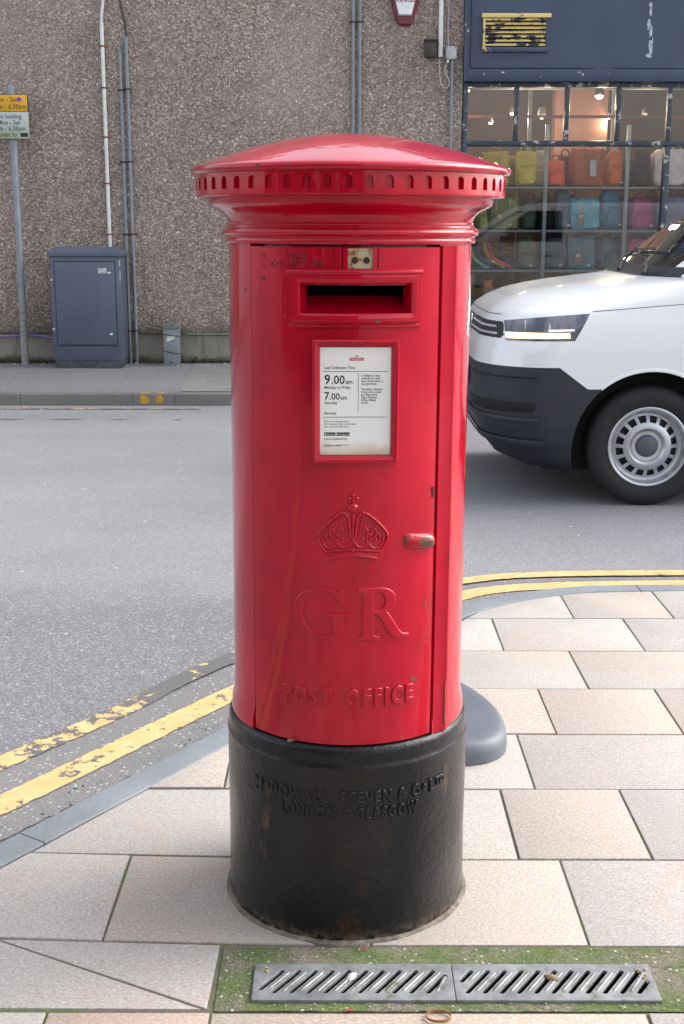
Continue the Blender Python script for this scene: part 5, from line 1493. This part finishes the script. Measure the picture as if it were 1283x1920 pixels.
def lv(z):
    for a, b in zip(LV[:-1], LV[1:]):
        if z <= b[0]:
            t_ = max(0, (z - a[0]) / (b[0] - a[0])); return tuple(a[i] + (b[i] - a[i]) * t_ for i in range(5))
    return LV[-1]
def contour(z, s):
    """s>=0 walked from the nose centre to the near (camera) side and back; returns x,y"""
    z_, xf, a, b, w_ = lv(z)
    y0 = w_ - b
    if s <= y0: return xf + .015 * (s / w_) ** 2, -s
    s -= y0
    arc_len = pi / 2 * math.sqrt((a * a + b * b) / 2)
    if s <= arc_len:
        t_ = s / arc_len * pi / 2
        return xf + .015 * (y0 / w_) ** 2 * (1 - t_ / (pi / 2)) + a * (1 - cos(t_)), -(y0 + b * sin(t_))
    s -= arc_len
    return xf + a + s, -w_
def s_of_x(z, x):
    lo, hi = 0.0, 6.0
    for _ in range(40):
        m_ = (lo + hi) / 2
        if contour(z, m_)[0] < x: lo = m_
        else: hi = m_
    return lo
zlist = []
for a, b in zip(LV[:-1], LV[1:]):
    nseg = 3 if b[0] - a[0] < .05 else 5
    for k in range(nseg): zlist.append(a[0] + (b[0] - a[0]) * k / nseg)
zlist.append(LV[-1][0])
bm = B(); rows = []
for z in zlist:
    z_, xf, a, b, w_ = lv(z)
    y0 = w_ - b; al = pi / 2 * math.sqrt((a * a + b * b) / 2)
    ss = [y0 * k / 6 for k in range(6)] + [y0 + al * k / 14 for k in range(14)]
    near = [contour(z, s) for s in ss]
    xs0 = xf + a
    near += [(xs0 + (XR - .12 - xs0) * k / 30, -w_) for k in range(30)]
    rr2 = .12
    near += [(XR - rr2 + rr2 * sin(t_), -(w_ - rr2 + rr2 * cos(t_))) for t_ in (0, .4, .8, 1.2, pi / 2)]
    pts = near + [(x, -y) for x, y in near[::-1]][:-1]
    rows.append([bm.verts.new((x, y, z)) for x, y in pts])
n = len(rows[0])
for r0, r1 in zip(rows[:-1], rows[1:]):
    for k in range(n):
        q = (k + 1) % n; bm.faces.new((r0[k], r0[q], r1[q], r1[k]))
bm.faces.new(rows[0][::-1]); bm.faces.new(rows[-1])
bmesh.ops.recalc_face_normals(bm, faces=bm.faces)
def bis(co, no):
    bmesh.ops.bisect_plane(bm, geom=bm.verts[:] + bm.edges[:] + bm.faces[:], plane_co=co, plane_no=no)
me = bpy.data.meshes.new('tmpbody'); bm.to_mesh(me); bm.free()
tmp = bpy.data.objects.new('tmpbody', me); C.objects.link(tmp)
cut = B()
for hx_ in (.925, 3.71):
    for s in (-1, 1):
        lathe(cut, [(0, -.16), (.420, -.16), (.420, .16), (0, .16)], 64, axis='Y', center=(hx_, s * .90, .325))
bmesh.ops.recalc_face_normals(cut, faces=cut.faces)
cme = bpy.data.meshes.new('tmpcut'); cut.to_mesh(cme); cut.free()
cob = bpy.data.objects.new('tmpcut', cme); C.objects.link(cob)
md = tmp.modifiers.new('b', 'BOOLEAN'); md.object = cob; md.operation = 'DIFFERENCE'; md.solver = 'EXACT'
dg = bpy.context.evaluated_depsgraph_get()
me2 = bpy.data.meshes.new_from_object(tmp.evaluated_get(dg))
bpy.data.objects.remove(tmp); bpy.data.objects.remove(cob)
bm = B(); bm.from_mesh(me2)
bmesh.ops.triangulate(bm, faces=[f for f in bm.faces if len(f.verts) > 4])
bis((0, 0, .765), (0, 0, 1)); bis((0, 0, .650), (0, 0, 1))
bis((.42, 0, .765), (.115, 0, .155)) ; bis((0, .70, 0), (0, 1, 0)); bis((0, -.70, 0), (0, 1, 0)); bis((0, 0, 1.29), (0, 0, 1)); bis((0, 0, 1.70), (0, 0, 1))
bis((1.40, 0, 0), (1, 0, 0)); bis((2.25, 0, 0), (1, 0, 0)); bis((1.33, 0, 1.29), (.80, 0, -.57))
def part_faces(test, name, mat, parent):
    fs = [f for f in bm.faces if test(f)]
    if not fs: return None
    g_ = bmesh.ops.duplicate(bm, geom=fs)  # copies stay in bm; move them out
    nb = B(); vm = {}
    for f in [x for x in g_['geom'] if isinstance(x, bmesh.types.BMFace)]:
        vv = []
        for v in f.verts:
            if v not in vm: vm[v] = nb.verts.new(v.co)
            vv.append(vm[v])
        try: nb.faces.new(vv)
        except ValueError: pass
    bmesh.ops.delete(bm, geom=[x for x in g_['geom'] if isinstance(x, bmesh.types.BMVert)], context='VERTS')
    bmesh.ops.delete(bm, geom=[f for f in fs if f.is_valid], context='FACES')
    return obj(name, nb, mat, parent, 32, recalc=False)
def in_arch(f):
    c = f.calc_center_median()
    for hx_ in (.925, 3.71):
        if math.hypot(c.x - hx_, c.z - .325) < .419 and (abs(c.y) < .9 or math.hypot(c.x - hx_, c.z - .325) < .39): return True
        if abs(math.hypot(c.x - hx_, c.z - .325) - .4195) < .003 and abs(f.normal.y) < .3: return True
    return c.z < .176
part_faces(in_arch, 'wheel_arch_liner', simple("arch_black", (.008, .008, .009), .9), van)
def is_bump(f):
    c = f.calc_center_median()
    if c.z < .65: return True
    if c.z < .765 and c.x < .42 + (.765 - c.z) * .155 / .115 * 1.0 and (c.x - .42) * .115 + (c.z - .765) * .155 < 0: return True
    return False
bumper = part_faces(lambda f: is_bump(f) and f.calc_center_median().x < 1.1, 'bumper', VANB, van)
part_faces(lambda f: f.calc_center_median().z < .40, 'sill_trim', VANB, van)
bis((0, 0, 1.236), (0, 0, 1)); bis((0, .79, 0), (0, 1, 0)); bis((0, -.79, 0), (0, 1, 0))
part_faces(lambda f: 1.236 < f.calc_center_median().z < 1.29 and abs(f.calc_center_median().y) < .79 and f.calc_center_median().x < 1.3 and f.normal.x < -.05, 'cowl', VANB, van)
def is_ws(f):
    c = f.calc_center_median(); return 1.29 < c.z < 1.70 and abs(c.y) < .70 and c.x < 2.2 and f.normal.x < -.3
part_faces(is_ws, 'windscreen', CARGLASS, van)
def is_sw(f):
    c = f.calc_center_median(); return 1.29 < c.z < 1.70 and abs(f.normal.y) > .75 and 1.38 < c.x < 2.25 and (c.x - 1.33) * .80 - (c.z - 1.29) * .57 > 0.04
part_faces(is_sw, 'side_window', CARGLASS, van)
vbody = obj('body', bm, VANW, van, 32, recalc=False)
# patches lying on the skin
def patch(name, mat, f0, f1, s0, s1, parent, off=.004, ns=24, nz=4, both=True, thick=True):
    """f0(t),f1(t): lower/upper z for t 0..1 ; s0,s1 : arc position functions of z"""
    first = None
    for sgn in ((1, -1) if both else (1,)):
        bm = B(); g_ = []
        for i in range(ns + 1):
            t_ = i / ns; za, zb_ = f0(t_), f1(t_); col = []
            for j in range(nz + 1):
                z = za + (zb_ - za) * j / nz
                s_ = s0(z) + (s1(z) - s0(z)) * t_
                x, y = contour(z, abs(s_)); 
                if s_ < 0: y = -y
                x2, y2 = contour(z, abs(s_) + .004); 
                if s_ < 0: y2 = -y2; 
                nx, ny = (y2 - y), -(x2 - x)
                if s_ < 0: nx, ny = -nx, -ny
                L_ = math.hypot(nx, ny) or 1
                edge = 0 if not thick or (0 < i < ns and 0 < j < nz) else -.006
                o_ = off + edge
                col.append(bm.verts.new((x + nx / L_ * o_, (y + ny / L_ * o_) * sgn, z)))
            g_.append(col)
        for i in range(ns):
            for j in range(nz): bm.faces.new((g_[i][j], g_[i + 1][j], g_[i + 1][j + 1], g_[i][j + 1]))
        o_ = obj(name, bm, mat, parent, 50)
        first = first or o_
    return first
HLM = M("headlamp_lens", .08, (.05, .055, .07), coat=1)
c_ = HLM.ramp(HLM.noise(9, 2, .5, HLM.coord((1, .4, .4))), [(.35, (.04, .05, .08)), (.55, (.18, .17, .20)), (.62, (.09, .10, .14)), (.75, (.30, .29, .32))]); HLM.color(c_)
hl = patch('headlight', HLM.m, lambda t: .900 + .008 * t, lambda t: 1.000 + .052 * t, lambda z: s_of_x(z, .145), lambda z: s_of_x(z, .575 - (1.05 - z) * .55), van, .007)
patch('lamp_strip', emit("running_lamp", (1.0, .66, .34), 1.1), lambda t: .912 + .010 * t, lambda t: .944 + .008 * t, lambda z: s_of_x(z, .150), lambda z: s_of_x(z, .47), hl, .012)
patch('lamp_line', emit("lamp_line_white", (1.0, .85, .62), 1.2), lambda t: .958 + .004 * t, lambda t: .964 + .004 * t, lambda z: s_of_x(z, .36), lambda z: s_of_x(z, .49), hl, .013)
GR = simple("grille_black", (.012, .013, .018), .5)
grl = patch('grille', GR, lambda t: .905, lambda t: .995, lambda z: 0.0, lambda z: s_of_x(z, .142), van, .005)
for z0_ in (.925, .960): patch('grille_bar', simple("grille_bar_silver", (.5, .52, .55), .3, .3), lambda t, z0_=z0_: z0_, lambda t, z0_=z0_: z0_ + .012, lambda z: 0.0, lambda z: s_of_x(z, .11), grl, .011, nz=2)
patch('lower_intake', simple("intake_black", (.006, .006, .008), .8), lambda t: .50 + .02 * t, lambda t: .575, lambda z: .30, lambda z: s_of_x(z, .30), bumper, .005)
patch('bumper_groove', simple("intake_black_b", (.006, .006, .008), .8), lambda t: .70, lambda t: .715, lambda z: .0, lambda z: s_of_x(z, .33), bumper, .004, nz=2)
patch('bumper_lip', VANB, lambda t: .32, lambda t: .365, lambda z: .0, lambda z: s_of_x(z, .36), bumper, .018)
patch('bumper_ridge', VANB, lambda t: .46, lambda t: .49, lambda z: .0, lambda z: s_of_x(z, .32), bumper, .016)
patch('bonnet_shut_line', VANIN, lambda t: 1.060 + .050 * t, lambda t: 1.064 + .050 * t, lambda z: s_of_x(1.06, .585), lambda z: s_of_x(1.1, 1.18), van, .001, nz=1, thick=False)
patch('door_shut_line', VANIN, lambda t: .42, lambda t: 1.26, lambda z: s_of_x(z, 1.385), lambda z: s_of_x(z, 1.391), van, .001, ns=1, nz=30, thick=False)
patch('bonnet_front_gap', VANIN, lambda t: 1.022 + .006 * t, lambda t: 1.025 + .006 * t, lambda z: 0.0, lambda z: s_of_x(z, .14), van, .0012, nz=1, thick=False)
for t0_ in (.24, .36): patch('lamp_divider', CHROME, lambda t: .958, lambda t: 1.010, lambda z, t0_=t0_: s_of_x(z, t0_), lambda z, t0_=t0_: s_of_x(z, t0_ + .012), hl, .009, ns=2)
for hx_ in (.925, 3.71):
    for s_ in (-1, 1):
        bm = B(); lathe(bm, [(.418, -.012), (.420, .010), (.430, .012), (.442, .006), (.446, -.004), (.446, -.012)], 60, radians(18), radians(130.5), axis='Y', center=(hx_, 0, .325))
        for v in bm.verts: v.co.y = s_ * (.921 + v.co.y)
        obj('arch_lip', bm, VANW, van, 40)
# number plate
pl = boxobj('number_plate', (-.028, -.010, -.30, .30, .60, .71), simple("plate_white", (.55, .55, .52), .4), van, .004)
# badge
bm = B(); bmesh.ops.create_uvsphere(bm, u_segments=20, v_segments=10, radius=.045, matrix=Matrix.Translation((.035, 0, .955)) @ Matrix.Diagonal((.25, 1, 1, 1))); obj('badge', bm, CHROME, van, 60)
# cowl, wipers, dash, seats, mirrors
for y0_ in (-.55, .10):
    bm = B(); tube(bm, [(.93, y0_, 1.252), (.965, y0_ + .10, 1.285), (1.055, y0_ + .50, 1.325)], [.010, .008, .005], 6); obj('wiper', bm, VANB, van)
boxobj('dashboard', (1.15, 1.62, -.74, .74, .85, 1.24), VANIN, van, .05)
for y0_ in (-.40, .40):
    bm = B(); blob(bm, .14, .46, .62, .45, .15, 0, 0, 1.0, 2.10, y0_); blob(bm, .50, .46, .16, .5, 0, 0, 0, .82, 1.90, y0_); blob(bm, .09, .24, .17, .6, 0, 0, 0, 1.56, 2.12, y0_)
    obj('seat', bm, VANIN, van, 60)
bm = B(); rr_ = [(.17 * cos(a), .17 * sin(a)) for a in [2 * pi * i / 28 for i in range(29)]]
tube(bm, [(1.64 + q_ * .35, -.40 + p, 1.20 + q_ * .9) for p, q_ in rr_], .014, 8); tube(bm, [(1.64, -.56, 1.2), (1.62, -.40, 1.19), (1.64, -.24, 1.2)], .014, 8); obj('steering_wheel', bm, VANIN, van, 60)
for s in (-1, 1):
    bm = B(); blob(bm, .13, .20, .24, .5, .1, 0, 0, 1.28, 1.58, s * .985); box(bm, 1.54, 1.62, min(s * .80, s * .93), max(s * .80, s * .93), 1.30, 1.36, .01); obj('wing_mirror', bm, VANB, van, 60)
    bm = B(); box(bm, 1.95, 2.12, s * .888 - .012, s * .888 + .012, 1.08, 1.11, .008); obj('door_handle', bm, VANB, van)
    patch('rear_lamp', simple("rear_lamp_red", (.35, .01, .01), .2), lambda t: .85, lambda t: 1.25, lambda z: s_of_x(z, 4.16), lambda z: s_of_x(z, 4.22), van, .01, both=False) if s > 0 else None
# wheels
def wheel(hx_, s):
    w0 = bpy.data.objects.new('wheel', None); C.objects.link(w0); w0.parent = van; w0.location = (hx_, s * .785, .330)
    if s > 0: w0.rotation_euler = (0, 0, pi)
    bm = B(); lathe(bm, [(.205, -.085), (.222, -.102), (.26, -.112), (.295, -.110), (.318, -.098), (.328, -.080), (.331, -.05), (.331, -.047), (.325, -.044), (.325, -.040), (.331, -.037), (.332, 0), (.331, .037), (.325, .040), (.331, .047), (.328, .080), (.318, .098), (.295, .110), (.26, .112), (.222, .102), (.205, .085)], 96, axis='Y')
    obj('tyre', bm, TYRE, w0, 40)
    bm = B()
    rows = lathe(bm, [(.214, -.098), (.220, -.104), (.214, -.108), (.204, -.104), (.198, -.088), (.192, -.060), (.180, -.052), (.168, -.056), (.150, -.068), (.132, -.080), (.118, -.088), (.100, -.088), (.090, -.080), (.082, -.070), (.062, -.068)], 96, axis='Y')
    dele = []
    for f in bm.faces:
        c = f.calc_center_median(); r_ = math.hypot(c.x, c.z); a_ = math.degrees(math.atan2(c.z, c.x)) % 22.5
        if .133 < r_ < .167 and 5.5 < a_ < 17: dele.append(f)
    bmesh.ops.delete(bm, geom=dele, context='FACES')
    lathe(bm, [(.204, .09), (.200, -.02), (.196, -.06)], 64, axis='Y')
    obj('rim', bm, RIM, w0, 35, recalc=False)
    bm = B(); lathe(bm, [(0, -.030), (.19, -.030), (.19, .06)], 40, axis='Y'); obj('brake_drum', bm, GR, w0)
    bm = B(); lathe(bm, [(0, -.088), (.038, -.087), (.052, -.082), (.060, -.070), (.062, -.060)], 40, axis='Y'); obj('hub_cap', bm, simple("hub_dark", (.07, .08, .10), .45), w0)
for hx_ in (.925, 3.71):
    for s in (-1, 1): wheel(hx_, s)

# =================================================================== ADDED BUILDING, never in view, only shapes light and reflections
RB = simple("blocker_grey", (.06, .058, .056), .9, var=.15, vs=.8)
def block(x0, x1, y0, y1, h_, label, nwin):
    t = thing('light_blocker_building', label, 'building', ((x0 + x1) / 2, y1, 0))
    hw = (x1 - x0) / 2
    boxobj('wall', (-hw, hw, y0 - y1, 0, -.09, h_), RB, t, 0)
    for k in range(nwin):
        for fl in range(int(h_ // 3)):
            cx_ = -hw + (k + .5) * 2 * hw / nwin
            f = boxobj('window', (cx_ - .55, cx_ + .55, -.001, .03, 1.0 + fl * 3, 2.4 + fl * 3), WHITE, t, 0)
            boxobj('pane', (cx_ - .48, cx_ + .48, .029, .034, 1.07 + fl * 3, 2.33 + fl * 3), simple("dark_pane", (.02, .025, .03), .1, bd=0), f, 0)
block(-14, 1.0, -14, -6.6, 5.0, 'plain grey building added out of view behind the camera to shape light and reflections', 5)

print("scene built", len(bpy.data.objects))
